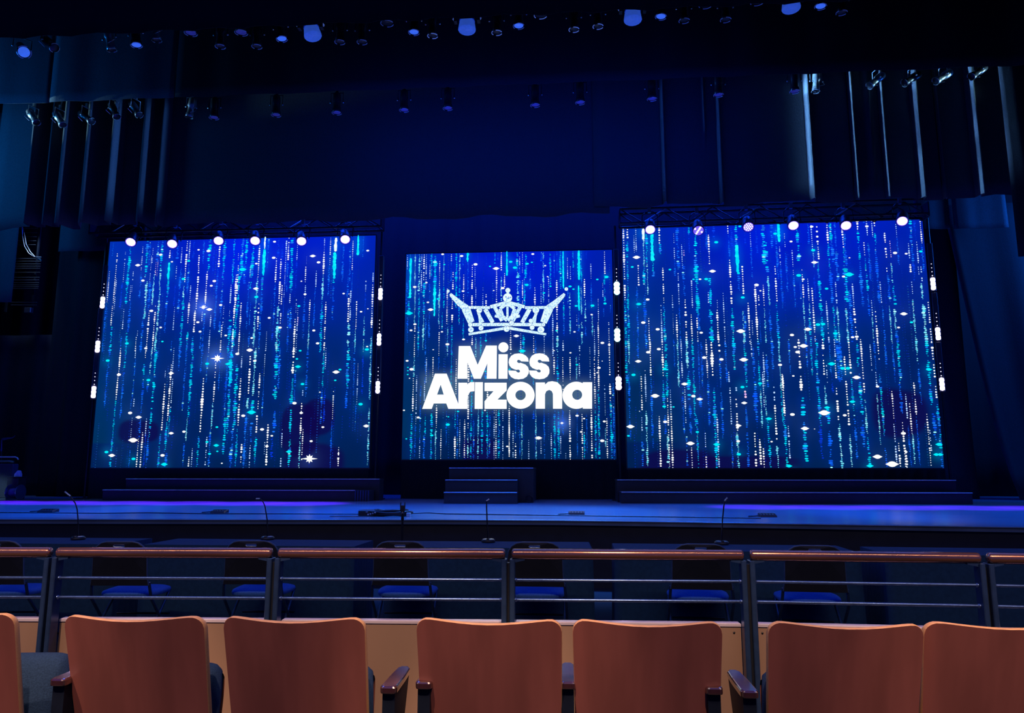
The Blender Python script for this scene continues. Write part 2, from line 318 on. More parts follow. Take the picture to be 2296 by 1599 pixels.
# ------------------------------------------------------------------ LED walls
STRANDS = {}; SPARKS = {}
STRANDS['L'] = '''19,340,455W16 18,298,340W18 21,240,298C25 22,318,400w11 8,448,478B21 47,340,467C35 37,391,458w11 35,333,391b25 44,286,333w14 43,239,274B21 58,394,414w12 55,351,384w14 57,281,352B35 55,239,281C26 58,368,384w11 75,414,469w12 76,356,412B25 85,400,481C35 90,309,392M32 88,239,309B32 91,424,481B25 98,431,465w11 96,386,448w11 98,329,390B39 100,239,329W21 105,339,414M21 113,238,339W21 109,432,481B28 111,403,437K11 107,403,434K11 118,420,481C30 118,379,420M23 120,282,379M28 119,238,282M25 136,428,459W18 136,398,430s32 137,352,398C28 137,281,352B28 153,438,468B39 142,433,457b25 162,428,465w16 163,319,426B26 153,395,424w12 153,336,384b21 155,283,335w14 154,238,266B21 173,388,479W23 172,355,380M25 173,238,355C35 179,436,479w14 180,359,434B25 187,344,381w14 186,299,344W21 187,238,281C25 188,439,480b32 201,420,447W16 202,330,420W26 200,277,327W28 199,238,272C30 210,427,481B23 223,411,481C39 221,337,411W21 221,244,327B28 216,297,324w12 216,244,279B21 235,237,317w16 233,404,472b25 245,418,465W25 244,278,418B28 256,387,476C35 256,273,387B28 277,383,480C26 275,313,381w16 277,237,313C39 285,236,408W23 262,294,336w12 260,237,295W18 5,347,416W14 4,240,347B21 78,272,286w11 76,239,272W16 295,396,481C35 291,366,410C35 292,332,366C28 287,434,454w12 288,359,423W23 286,319,359W25 304,425,481C30 302,382,425B44 299,236,342W21 286,236,296C42 290,269,336C32 318,396,464C39 317,369,386C28 313,284,386B26 315,396,423M18 319,292,342B16 320,246,280B21 332,395,465W19 331,335,395M25 330,246,335M30 343,460,481S21 343,402,455s30 342,367,395C33 342,302,367B32 342,236,313B25 337,285,340W21 351,414,481B19 357,236,280w14 373,437,476b32 370,384,437W19 370,293,385B25 369,258,286b21 380,334,435W23 379,235,334M32 385,337,378W23 385,294,318W21 384,235,288C35 382,408,478b25 390,351,408w9 390,293,351b14 390,408,479w16 391,371,428b18 395,430,481W21 395,362,430B21 403,421,479C39 404,359,421C40 403,339,359w14 406,284,332B35 401,284,327B23 402,235,284B21 414,431,465w14 414,370,431b21 417,315,347w12 416,235,306W25 422,290,309K14 421,235,329w14 435,417,439w5 434,383,417W16 435,350,377w12 435,261,350B23 446,300,346W16 446,238,300M19 457,373,408w16 456,287,373B19 472,448,477w12 472,399,448W23 472,343,399M26 472,260,343C32 472,234,260C26 485,416,479W14 484,352,416B25 480,234,341W19 496,451,478S28 495,392,443s35 495,374,392C39 495,301,374B30 513,380,466B28 528,382,459B23 525,348,392B26 528,295,358W25 530,269,295M32 529,234,260M35 533,408,471W14 534,361,408B18 532,299,368w16 544,442,481s23 555,433,479B18 545,282,345W16 544,234,282M19 563,359,384w14 563,308,359b18 562,233,308M18 578,381,401w14 578,285,376W23 578,233,266M21 20,206,249B29 19,123,206B25 44,191,249W22 43,140,191W22 42,80,140C24 42,1,80C25 56,204,249C25 55,100,204B25 77,226,249w11 78,140,226B18 76,120,140B20 82,1,43B16 82,123,142w13 81,55,103w11 99,228,248W20 98,190,214C27 99,123,190B29 99,60,123B24 98,1,60W16 112,190,248M22 109,156,190B24 122,153,248C34 121,63,153C29 119,14,63B31 112,63,101w15 106,1,73W22 113,1,73b22 145,186,200w13 146,73,173W22 144,1,69C25 157,96,213W24 156,30,96C31 162,119,183w15 161,63,123C18 159,1,30B36 160,196,248w15 173,196,247B29 187,116,247B22 201,162,247C34 200,102,162C31 199,53,102M18 196,1,50B20 208,0,23W18 214,1,40w13 228,71,184W31 226,1,64C29 221,196,247B27 234,172,247B20 252,132,216W20 251,79,132M20 250,1,79B27 243,1,63w16 261,155,246B20 277,105,246B24 285,69,246C42 279,25,105C36 284,165,246C44 298,79,212C42 296,1,79B44 307,202,229w15 307,85,183W27 306,1,79C27 325,151,229W27 324,118,145M27 323,1,112B33 317,9,48W22 335,145,245M31 335,108,141C44 335,46,95B36 335,1,46w16 347,118,193W20 346,69,106W27 346,7,62C29 356,185,245w9 356,100,185B18 370,4,88W25 365,23,52w15 381,138,245C47 387,161,245B33 383,69,115B40 380,17,65b29 416,191,244W31 416,128,181C42 416,68,121C31 417,1,57C36 419,234,244w15 422,134,201B24 439,142,157w13 438,68,131W24 438,0,68M24 443,13,78W16 446,141,244B24 480,160,244C25 479,86,160B25 484,200,244w15 485,88,160b22 503,94,155W15 502,0,94B18 531,156,243C45 530,117,156B29 544,143,243B22 552,127,211w13 550,71,127B18 562,143,229b20 578,135,242M24 578,4,120M20 518,0,42W16 400,41,78w13 400,1,20w15'''
SPARKS['L'] = '''67,427W61 116,449W46 142,433W30 81,393W46 199,458W32 221,455W53 179,434C40 238,389W47 232,379W39 170,395C49 218,333X96 231,328W67 255,337W42 105,327W49 128,291W35 208,301W42 214,281W39 270,272W35 134,261C32 57,258C49 99,247W42 364,472W39 364,437W47 448,439W65 461,425W47 565,448W37 426,385W23 517,357W32 435,357W39 329,371W61 327,425W35 555,318W32 569,324W21 361,308W39 385,287W46 423,332C40 457,280W40 466,253W44 570,245W26 570,239C49 326,266W35 323,241W67 430,238C35 331,353C53 298,413C84 18,222C51 45,192W54 110,180C51 158,194W58 76,112W54 95,103W69 87,56W105 32,32C51 44,25W73 91,18C51 152,25W54 157,7C73 167,70W58 194,73W44 255,224X154 234,213C51 278,212C58 263,82C36 264,45C62 267,33C29 244,52C40 278,9W24 251,28C40 323,240W65 297,233W51 335,218W44 569,239C47 430,238C36 424,221C33 427,205C65 507,193W76 515,198C36 506,176C31 438,169C47 423,130W54 475,152W22 560,127C54 317,105W51 334,112C94 438,110W44 358,77W51 484,81W36 573,83W65 461,53W40 459,18X172 379,64W33 370,43W40 416,32C62 518,28W24 518,19W27'''
STRANDS['C'] = '''2,403,435w11 3,319,374B28 6,243,298B22 9,410,436C22 10,343,426s25 8,304,343C44 20,370,437M16 21,284,364M16 22,214,284W16 29,349,436M25 30,213,349C23 34,349,436w14 39,376,436W22 40,303,376C34 40,228,303M23 44,357,436w13 45,213,303B17 52,379,423w13 52,336,373B22 52,252,309B23 55,385,437C23 63,360,432C44 63,303,363s28 73,363,421w13 73,280,363M23 74,213,280W14 82,363,435M14 83,317,363C19 80,272,308C17 98,419,435w13 98,372,419B16 102,347,396W17 101,287,347W22 101,213,280C22 90,280,360W16 92,213,275M16 109,374,436C31 109,317,374C30 116,377,436M20 116,279,377C22 123,408,426B20 125,356,390W14 125,321,347W16 125,249,294C17 133,420,435s31 134,341,420B19 143,356,411W19 143,319,344W19 149,362,406w9 151,319,362w9 166,319,361w11 173,316,346W17 173,407,430b20 191,411,436C22 195,319,399W16 205,394,437W17 205,330,383M20 212,360,391W16 217,388,436s19 155,416,436b19 198,416,434B16 144,237,257W19 152,212,256M22 162,212,259C17 173,241,261C20 239,393,436C25 240,318,393M30 244,405,436w14 244,327,405B22 250,390,436w13 250,315,375W16 257,378,431C31 254,318,378C23 266,353,394B19 276,317,359W20 290,414,435B20 294,326,435M20 289,323,366w13 309,359,433C23 305,320,381w13 317,377,433B16 323,390,436B14 322,263,374W22 322,213,262M25 330,354,436C31 336,358,435s17 336,284,343C19 336,254,284B17 345,376,422w14 345,319,361B16 351,373,403w13 349,258,346M20 357,399,435C19 357,367,399b22 369,376,436s28 368,310,358s20 367,262,304B20 374,364,435C20 373,298,359M17 373,236,283M25 380,333,375W20 381,283,330M23 381,253,276B19 385,418,434b20 394,375,408w13 394,312,368B16 395,253,300M17 408,282,336w13 407,209,282W17 418,333,366w11 419,294,312B20 423,384,434W19 422,318,387C20 429,209,282W16 433,300,318B16 313,210,302w16 305,254,302b16 363,274,299w11 252,217,261C31 246,218,261w14 273,217,255W16 277,216,249B19 295,215,259w14 225,217,267W20 334,213,245w16 368,210,233w16 389,215,230w13 399,209,268w14 21,97,169W20 19,0,97C27 22,169,214M22 28,70,175w14 27,5,70B19 37,32,155B19 37,0,40w13 45,118,162w14 46,155,213B20 48,49,88C20 46,0,49B30 48,155,213w14 62,170,213W16 61,0,101C27 71,62,112W17 70,0,62M20 81,0,62W16 92,27,99B16 74,184,213B17 101,154,213C20 111,110,213W16 110,62,103C20 110,0,47W22 115,0,102B22 130,3,82W16 137,61,212W20 137,3,53M19 144,81,183C23 143,0,81C23 149,0,81B17 120,5,82w13 158,0,103M20 166,10,103C27 177,0,101C27 182,10,96B19 173,165,197C27 191,0,101w13 195,0,101W17 201,0,101C30 209,0,101w14 222,2,110W17 223,162,189C23 177,103,139W19 222,2,110W17 235,38,101B17 235,2,33W17 230,4,58w14 248,0,101M17 244,6,61B14 262,0,40w14 272,150,167C20 272,81,99B23 277,0,101M17 287,11,41w14 294,0,101B17 308,0,54w14 315,167,210W20 315,0,99C27 322,155,210C28 323,0,99C27 333,138,210W14 332,48,100B22 327,9,47w14 348,162,210W16 346,0,100W22 361,162,210M17 367,169,210w14 361,4,100B14 371,0,92W17 375,0,55C20 380,13,92B16 390,0,100W23 398,109,209W19 398,0,109C27 406,140,209W19 405,0,140C27 418,89,151w11 421,3,83W16 418,24,63M16 429,169,209W22 429,117,154W22 430,0,117C33 435,0,154B22 389,162,210w13 337,0,13w14'''
SPARKS['C'] = '''20,364W47 45,373W31 49,330W34 55,314W66 14,270W38 80,266W31 92,239W50 124,353W38 150,411W53 194,401W72 189,353W22 208,358W50 79,435W38 120,430W44 83,412C28 126,249W38 173,246C31 22,283W41 181,406C28 9,307C86 71,337C41 62,228W20 225,415C47 272,431W38 237,255W63 260,410C44 270,413C28 259,364C50 298,405W28 303,381W22 295,346C34 309,360C28 357,353C31 350,359C41 396,317C50 362,317C38 407,373C34 426,378C56 394,298W31 422,321C41 358,262W31 321,265C34 415,238W47 429,234W34 349,218W28 249,223C78 315,223W22 234,402C53 7,205W38 17,187W56 9,191C22 9,184C22 9,176C25 13,168W19 33,86W41 95,71C53 96,87C23 116,98C31 62,49C41 0,101W28 9,42C25 218,26W31 172,100W25 407,186W44 404,176W28 414,200W16 362,193C34 361,88W41 375,82W27 330,73X53 416,76W38 369,55W34 282,43W75 411,37W53'''
STRANDS['R'] = '''0,331,484W22 0,245,331C29 11,463,483W29 10,371,456C29 9,245,364C27 24,432,469w13 28,435,485w15 31,361,411W18 27,245,361B22 43,462,479S25 43,404,462M22 42,361,404C29 42,245,344B33 49,411,470C31 49,344,411M16 49,245,297W16 60,417,470s36 61,380,417C29 75,449,485W31 76,429,449C29 80,327,400W18 80,244,322C29 74,244,323w18 97,313,343w15 97,260,313w5 104,416,471w11 104,380,416B22 111,396,486B36 110,323,393w15 110,244,321B16 104,244,303W20 119,396,448w13 123,423,441K15 121,339,406B33 122,244,334W25 134,467,487C33 134,429,467b18 136,316,377w15 133,244,303W20 147,442,470C40 146,301,442C44 147,270,302B36 144,244,296W18 169,432,486B25 173,402,467W22 172,362,376C29 172,317,355C34 171,243,312C44 168,325,348w15 184,454,484b36 185,312,336w13 184,243,312W22 197,243,346w15 212,468,485W18 213,418,465B22 213,341,414W25 213,321,336W27 213,243,314C33 219,428,483b33 228,441,485C34 228,390,441s34 229,347,387B29 237,340,405W22 234,242,308M27 237,242,308B25 246,444,472b25 256,440,469w13 256,373,440B22 245,242,325W20 251,258,289w16 260,242,362W24 266,317,340W15 266,242,296B13 268,423,482b24 276,317,361W16 276,242,313M18 281,403,488C47 285,383,448C45 286,318,382M24 286,242,310B27 298,436,488B31 306,432,476B22 301,323,399W22 300,242,323C33 306,372,432B31 312,451,488s29 312,399,439w13 312,310,399B24 323,435,466w15 323,346,428B24 336,376,431w13 336,312,376B21 348,407,473C38 348,328,367B21 353,332,391W17 352,241,332M19 370,441,488B24 363,328,372w17 363,299,321M23 362,241,299C30 376,430,482w15 377,393,427M17 376,324,379b23 370,241,353W21 387,441,489W28 387,410,437W19 385,241,406C34 396,241,326w17 407,444,487W26 407,388,443C30 408,319,388B38 409,240,316C28 413,440,488C32 414,402,440B38 422,429,489B21 421,364,426B38 416,310,364w17 416,240,310M24 436,432,472W28 436,402,432C26 436,320,398C47 433,240,310M26 441,240,350B41 439,391,465B30 448,310,360w17 448,270,310W26 449,240,265W21 466,470,489W28 466,408,470C28 465,313,404B38 476,414,444W17 476,384,411C19 477,343,380C26 476,293,340B24 479,483,489B23 484,454,488w15 484,363,442B28 494,455,488w13 499,474,489W24 499,438,462C26 497,318,433B32 482,293,326w17 481,240,292M19 488,239,304W21 517,441,467W17 517,410,431W26 516,380,396W23 517,322,379B26 515,239,314M17 501,317,363w15 502,239,314B19 526,407,446K15 525,356,400M19 526,314,354C34 524,265,307M32 525,239,264B32 540,451,480w13 540,396,453B21 561,409,440w17 561,379,397W19 561,336,362w17 560,238,326M23 568,460,489C32 567,399,460B30 567,362,399b30 576,445,489b26 577,399,443w17 576,375,392w17 587,439,489W17 586,378,439B23 581,361,392w15 579,323,358M23 579,238,316M38 589,278,321W23 589,238,268W19 1,164,255C31 8,202,254M23 7,56,188B23 26,214,254B23 31,110,180W17 30,69,99w19 30,0,54B27 43,235,254B35 39,127,192w17 39,2,111M23 50,179,254W21 50,39,178B27 74,178,254W23 74,113,171C31 75,65,102B27 79,0,65M27 81,136,254C33 81,0,136W17 64,0,101W21 87,106,153w16 87,0,106W21 97,196,253B16 104,157,253M23 111,175,253w16 111,65,157B19 115,84,158w16 115,0,64B21 122,194,253M33 123,150,189C41 123,129,143C41 124,65,123B29 124,0,40W17 133,82,253C29 136,0,102C23 144,150,253B19 150,156,246B25 144,116,143B29 160,173,252W19 160,80,170B23 151,37,68w16 151,0,28W25 170,170,252W33 171,77,156C37 171,0,75C37 175,0,104w19 185,226,252W27 185,156,221B25 185,52,146B29 197,166,252B23 201,164,187w17 202,82,156w17 201,0,68B19 213,188,252C35 214,144,161w16 213,72,134W27 212,0,68M29 234,156,252C33 231,132,149K23 231,75,118B23 231,2,68B29 247,217,251w17 250,176,234B31 250,88,176B45 245,0,68W25 260,208,251C29 260,149,208C25 260,75,149M21 254,0,61W25 269,155,225w17 269,98,140M19 271,48,95C25 272,0,43C33 266,115,186w17 260,0,38W19 275,155,220B29 287,189,251B31 286,128,157w16 286,51,121W23 286,0,42M23 300,199,251M23 300,148,199M21 300,81,148C27 303,98,182W21 319,182,250B23 338,189,250W29 338,145,178W31 339,98,140C48 339,51,88C39 339,9,48C54 304,98,179W21 303,2,98C31 309,15,81w19 352,195,250B25 361,178,250C25 372,216,250C35 370,81,215C37 369,15,81b39 384,227,250W29 383,178,219W25 383,121,158M27 385,81,117C43 385,0,71B43 388,161,198w17 396,181,250B19 397,144,181b21 406,212,249w17 405,164,208W19 404,88,154W23 405,0,84M29 411,164,249B39 416,168,249B33 423,178,215W21 423,114,167W25 423,81,111W29 423,2,64M25 433,178,249W23 434,109,174C27 434,15,101B27 448,194,240C35 449,100,181C37 448,38,91B45 456,144,249W21 456,64,130M23 456,0,58C31 473,184,238w16 481,187,248B21 480,154,184w21 479,43,140M17 488,208,248W23 487,59,180C27 487,2,38B27 501,192,248B23 515,163,248B19 525,167,248C33 523,100,167B31 507,92,147W17 506,12,84w19 532,84,146w16 532,2,80B19 522,0,87W21 538,64,123W17 539,2,64M19 549,100,163W19 548,2,97B21 560,203,247M25 560,120,200B25 579,213,247C33 579,116,206C37 580,51,103B39 590,206,242W29 589,169,198W29 589,130,156W21 589,67,121C33 589,34,64C39 590,0,31B33 568,2,103W17 571,31,72w17 512,2,48W21 524,0,39W23'''
SPARKS['R'] = '''28,422W76 19,402C36 48,334W44 38,287W51 66,273W49 94,395C33 188,450C49 178,390W69 153,374W31 140,374C29 165,374C47 263,360W54 270,348W25 236,482C36 305,465C47 235,335C47 228,267W87 151,265W40 146,391C58 30,325C58 229,385C36 335,448W36 377,478W41 378,404W64 377,429C49 346,378C56 354,370W34 398,350C41 484,476W41 443,378C94 432,374W38 534,420W49 555,418W34 583,422C41 446,412W21 541,297W71 326,258W49 357,269W75 377,278C53 387,279C49 554,280C38 449,253W45 441,252W38 409,260C53 529,270W34 26,209W64 67,233W47 46,227W50 16,182C50 57,140W85 6,80W78 1,62C33 75,89W48 77,193C47 115,163W66 155,215W52 188,211W50 231,210W85 143,133W62 131,139W50 226,156C47 228,125W58 260,163C47 215,81W58 122,47W81 213,51W43 213,26C50 273,94C62 276,50W27 92,118C27 26,110W14 136,69C39 74,119C43 172,45C66 331,234W39 347,236W85 335,224W54 324,177W29 318,102W54 340,75W78 378,105W112 416,100W43 398,200C74 443,173W78 418,191C54 428,191C54 481,155W39 579,187C58 522,65W54 471,21W89 497,2W120 456,2C66 306,2C62 579,25C58 589,25C58 589,44C66 524,30W33 358,74W14 384,115C58 300,199W47 432,126C58'''
LETTERS = [('M',[[(1.162,2.35),(1.404,2.347),(1.562,1.947),(1.735,2.352),(1.963,2.349),(1.957,1.654),(1.753,1.656),(1.765,1.98),(1.63,1.657),(1.485,1.658),(1.347,2.002),(1.35,1.659),(1.143,1.661)]]),('i',[[(2.204,2.31),(2.201,2.287),(2.193,2.265),(2.181,2.245),(2.164,2.228),(2.144,2.216),(2.122,2.208),(2.099,2.206),(2.075,2.209),(2.053,2.217),(2.034,2.23),(2.018,2.247),(2.004,2.267),(1.996,2.289),(1.993,2.313),(1.996,2.337),(2.004,2.359),(2.016,2.379),(2.034,2.396),(2.053,2.408),(2.075,2.416),(2.098,2.418),(2.122,2.415),(2.144,2.407),(2.164,2.394),(2.181,2.377),(2.193,2.357),(2.201,2.334)]]),('i',[[(1.999,2.166),(2.188,2.164),(2.185,1.652),(1.997,1.653)]]),('s',[[(2.623,2.006),(2.611,2.077),(2.566,2.13),(2.497,2.169),(2.418,2.179),(2.332,2.169),(2.261,2.13),(2.22,2.063),(2.209,1.993),(2.228,1.923),(2.27,1.875),(2.332,1.846),(2.375,1.835),(2.401,1.842),(2.43,1.835),(2.447,1.81),(2.439,1.784),(2.409,1.775),(2.38,1.79),(2.357,1.814),(2.202,1.823),(2.218,1.748),(2.261,1.686),(2.332,1.647),(2.418,1.636),(2.513,1.649),(2.583,1.692),(2.623,1.761),(2.627,1.831),(2.609,1.892),(2.558,1.942),(2.496,1.967),(2.456,1.982),(2.427,1.973),(2.397,1.986),(2.38,2.012),(2.393,2.039),(2.418,2.047),(2.45,2.034),(2.47,2.013)]]),('s',[[(3.052,2.003),(3.039,2.074),(2.996,2.127),(2.926,2.166),(2.848,2.176),(2.761,2.166),(2.692,2.127),(2.651,2.06),(2.639,1.99),(2.656,1.92),(2.699,1.872),(2.76,1.844),(2.803,1.833),(2.829,1.84),(2.859,1.832),(2.877,1.808),(2.867,1.782),(2.837,1.773),(2.808,1.787),(2.786,1.812),(2.632,1.82),(2.647,1.745),(2.691,1.684),(2.76,1.645),(2.845,1.634),(2.94,1.647),(3.01,1.69),(3.05,1.759),(3.054,1.829),(3.037,1.89),(2.986,1.939),(2.925,1.964),(2.885,1.979),(2.856,1.97),(2.826,1.983),(2.809,2.009),(2.822,2.036),(2.848,2.044),(2.879,2.032),(2.899,2.01)]]),('A',[[(0.666,1.771),(0.913,1.769),(1.206,1.033),(0.958,1.035),(0.913,1.148),(0.65,1.149),(0.611,1.037),(0.411,1.038)],[(0.79,1.541),(0.858,1.331),(0.717,1.332)]]),('r',[[(1.162,1.577),(1.346,1.575),(1.353,1.537),(1.407,1.585),(1.495,1.588),(1.496,1.399),(1.412,1.388),(1.366,1.319),(1.354,1.223),(1.357,1.032),(1.168,1.033)]]),('i',[[(1.509,1.584),(1.673,1.583),(1.673,1.03),(1.506,1.031)]]),('z',[[(1.708,1.572),(2.167,1.568),(2.167,1.408),(1.976,1.219),(2.167,1.217),(2.167,1.027),(1.711,1.03),(1.71,1.186),(1.897,1.396),(1.709,1.398)]]),('o',[[(2.745,1.303),(2.741,1.26),(2.731,1.217),(2.713,1.177),(2.689,1.14),(2.66,1.107),(2.625,1.079),(2.587,1.057),(2.544,1.04),(2.5,1.031),(2.455,1.027),(2.409,1.031),(2.365,1.041),(2.324,1.058),(2.284,1.081),(2.25,1.11),(2.22,1.143),(2.196,1.181),(2.179,1.221),(2.168,1.264),(2.164,1.307),(2.168,1.351),(2.179,1.394),(2.196,1.434),(2.22,1.471),(2.25,1.505),(2.284,1.533),(2.324,1.555),(2.366,1.572),(2.41,1.582),(2.456,1.585),(2.502,1.581),(2.546,1.57),(2.588,1.553),(2.627,1.53),(2.661,1.501),(2.691,1.468),(2.714,1.43),(2.731,1.389),(2.742,1.347)],[(2.562,1.308),(2.56,1.285),(2.552,1.263),(2.539,1.243),(2.522,1.227),(2.502,1.215),(2.479,1.207),(2.455,1.205),(2.431,1.208),(2.409,1.216),(2.388,1.228),(2.372,1.245),(2.359,1.264),(2.351,1.286),(2.348,1.31),(2.351,1.333),(2.359,1.355),(2.372,1.374),(2.389,1.391),(2.409,1.403),(2.433,1.41),(2.455,1.413),(2.479,1.41),(2.502,1.402),(2.522,1.39),(2.539,1.373),(2.552,1.353),(2.56,1.331)]]),('n',[[(2.768,1.568),(2.958,1.567),(2.962,1.523),(3.023,1.578),(3.109,1.591),(3.212,1.57),(3.289,1.494),(3.31,1.382),(3.306,1.024),(3.121,1.025),(3.121,1.332),(3.099,1.387),(3.047,1.413),(2.987,1.388),(2.958,1.324),(2.955,1.026),(2.765,1.027)]]),('a',[[(3.882,1.295),(3.877,1.251),(3.866,1.209),(3.849,1.169),(3.825,1.132),(3.796,1.099),(3.762,1.071),(3.724,1.048),(3.683,1.032),(3.64,1.022),(3.596,1.019),(3.552,1.023),(3.51,1.033),(3.47,1.05),(3.431,1.073),(3.398,1.101),(3.37,1.135),(3.347,1.172),(3.33,1.213),(3.321,1.255),(3.318,1.299),(3.321,1.343),(3.333,1.385),(3.35,1.426),(3.373,1.463),(3.403,1.496),(3.438,1.525),(3.475,1.547),(3.516,1.564),(3.559,1.574),(3.604,1.577),(3.648,1.573),(3.692,1.562),(3.732,1.545),(3.769,1.522),(3.802,1.493),(3.83,1.459),(3.853,1.422),(3.869,1.381),(3.879,1.339)],[(3.72,1.306),(3.717,1.283),(3.709,1.262),(3.696,1.242),(3.68,1.226),(3.66,1.214),(3.639,1.206),(3.616,1.204),(3.593,1.207),(3.571,1.214),(3.552,1.227),(3.536,1.243),(3.524,1.263),(3.518,1.285),(3.515,1.308),(3.518,1.331),(3.525,1.353),(3.538,1.372),(3.554,1.389),(3.575,1.401),(3.596,1.408),(3.619,1.411),(3.641,1.408),(3.663,1.4),(3.682,1.388),(3.698,1.371),(3.71,1.351),(3.717,1.329)]]),('a',[[(3.736,1.565),(3.925,1.563),(3.915,1.02),(3.728,1.022)]])]
CROWN_BARS = [((0.966,3.477),(1.179,3.265),0.024,0.059),((3.384,3.434),(3.175,3.231),0.024,0.059),((1.179,3.265),(1.304,3.154),0.059,0.079),((3.175,3.231),(3.052,3.126),0.059,0.079),((1.233,3.177),(1.81,3.161),0.03,0.03),((3.122,3.146),(2.552,3.148),0.03,0.03),((1.305,3.145),(1.423,2.846),0.091,0.07),((3.052,3.117),(2.936,2.824),0.091,0.07),((1.554,3.123),(1.594,2.988),0.038,0.028),((2.806,3.103),(2.768,2.969),0.038,0.028),((1.594,2.988),(1.64,2.843),0.028,0.059),((2.768,2.969),(2.721,2.827),0.028,0.059),((1.713,3.13),(1.874,2.84),0.045,0.042),((2.648,3.115),(2.49,2.831),0.045,0.042),((1.819,3.178),(2.183,3.27),0.035,0.038),((2.543,3.167),(2.183,3.27),0.035,0.038),((2.183,3.252),(2.028,3.134),0.035,0.035),((2.183,3.252),(2.335,3.129),0.035,0.035),((2.028,3.134),(2.085,2.962),0.035,0.035),((2.335,3.129),(2.279,2.959),0.035,0.035),((2.085,2.962),(2.183,2.889),0.035,0.045),((2.279,2.959),(2.183,2.889),0.035,0.045),((1.908,3.181),(2.068,2.873),0.038,0.038),((2.455,3.172),(2.296,2.869),0.038,0.038),((1.917,2.983),(2.085,2.944),0.028,0.035),((2.446,2.974),(2.279,2.941),0.028,0.035),((1.388,2.802),(2.183,2.796),0.035,0.035),((2.971,2.779),(2.183,2.796),0.035,0.035),((1.366,2.597),(2.156,2.72),0.024,0.031),((2.992,2.575),(2.209,2.719),0.024,0.031),((2.183,3.23),(2.183,2.907),0.023,0.023),((0.962,3.441),(1.161,3.211),0.014,0.021),((3.387,3.398),(3.192,3.177),0.014,0.021)]
CROWN_STONES = [(0.921,3.533,0.033),(3.42,3.533,0.037),(2.191,3.528,0.052),(2.191,3.465,0.028),(2.185,3.365,0.098),(1.415,2.694,0.059),(1.4,2.798,0.045),(1.627,2.727,0.052),(2.699,2.721,0.049),(2.883,2.674,0.07),(2.936,2.78,0.038),(2.165,2.702,0.063),(1.589,3.105,0.059),(2.78,3.095,0.07),(2.675,2.864,0.045),(2.27,2.825,0.049)]

WALLS = {'L': (-9.732, -3.924, 1.403, 6.212, 14.5), 'C': (-3.379, 1.008, 1.574, 5.944, 15.0), 'R': (1.185, 7.103, 1.399, 6.288, 14.5)}
KCOL = {'W': ((255, 248, 244), (235, 245, 255)), 'w': ((200, 220, 255), (150, 190, 250)), 'B': ((5, 75, 245), (30, 130, 250)), 'b': ((5, 45, 215), (10, 70, 235)),
        'C': ((0, 225, 240), (0, 185, 250)), 'M': ((170, 240, 252), (80, 215, 250)), 'K': ((205, 160, 225), (240, 200, 220)), 's': ((0, 215, 240), (20, 235, 250)), 'S': ((235, 250, 255), (200, 245, 255))}
WLAB = {'L': 'large left stage screen showing falling blue and white light beads',
        'C': 'central stage screen with white Miss Arizona lettering and a crown',
        'R': 'large right stage screen showing falling blue and white light beads'}
import re
M_PIX = vcol_mat('screen_picture', 1.0)
M_BEAD = vcol_mat('screen_beads', 1.15, sample=False)
M_WHITE = mat('screen_white', (.02, .02, .02), .6, emit=(1, 1, .98), estr=1.3, spec=.1)
def set_col(o, cols):
    a = o.data.color_attributes.new('Col', 'FLOAT_COLOR', 'POINT')
    a.data.foreach_set('color', np.asarray(cols, dtype=np.float32).ravel())
def blur(a, k):
    x = np.arange(-3 * k, 3 * k + 1); g_ = np.exp(-x ** 2 / (2 * k * k)); g_ /= g_.sum()
    for ax in (0, 1): a = np.apply_along_axis(lambda q: np.convolve(q, g_, 'same'), ax, a)
    return a
OVC = {'L': [(1.0, .75, .35, .2, 0), (4.75, 1.05, .25, .3, 1), (4.35, .75, .3, .45, 1), (4.7, .1, .55, .3, 1)], 'C': [(1.6, .1, .3, .3, 1)],
       'R': [(5.25, 1.05, .45, .45, 1), (.95, .08, .7, .25, 1), (2.2, .1, .9, .12, 1)]}
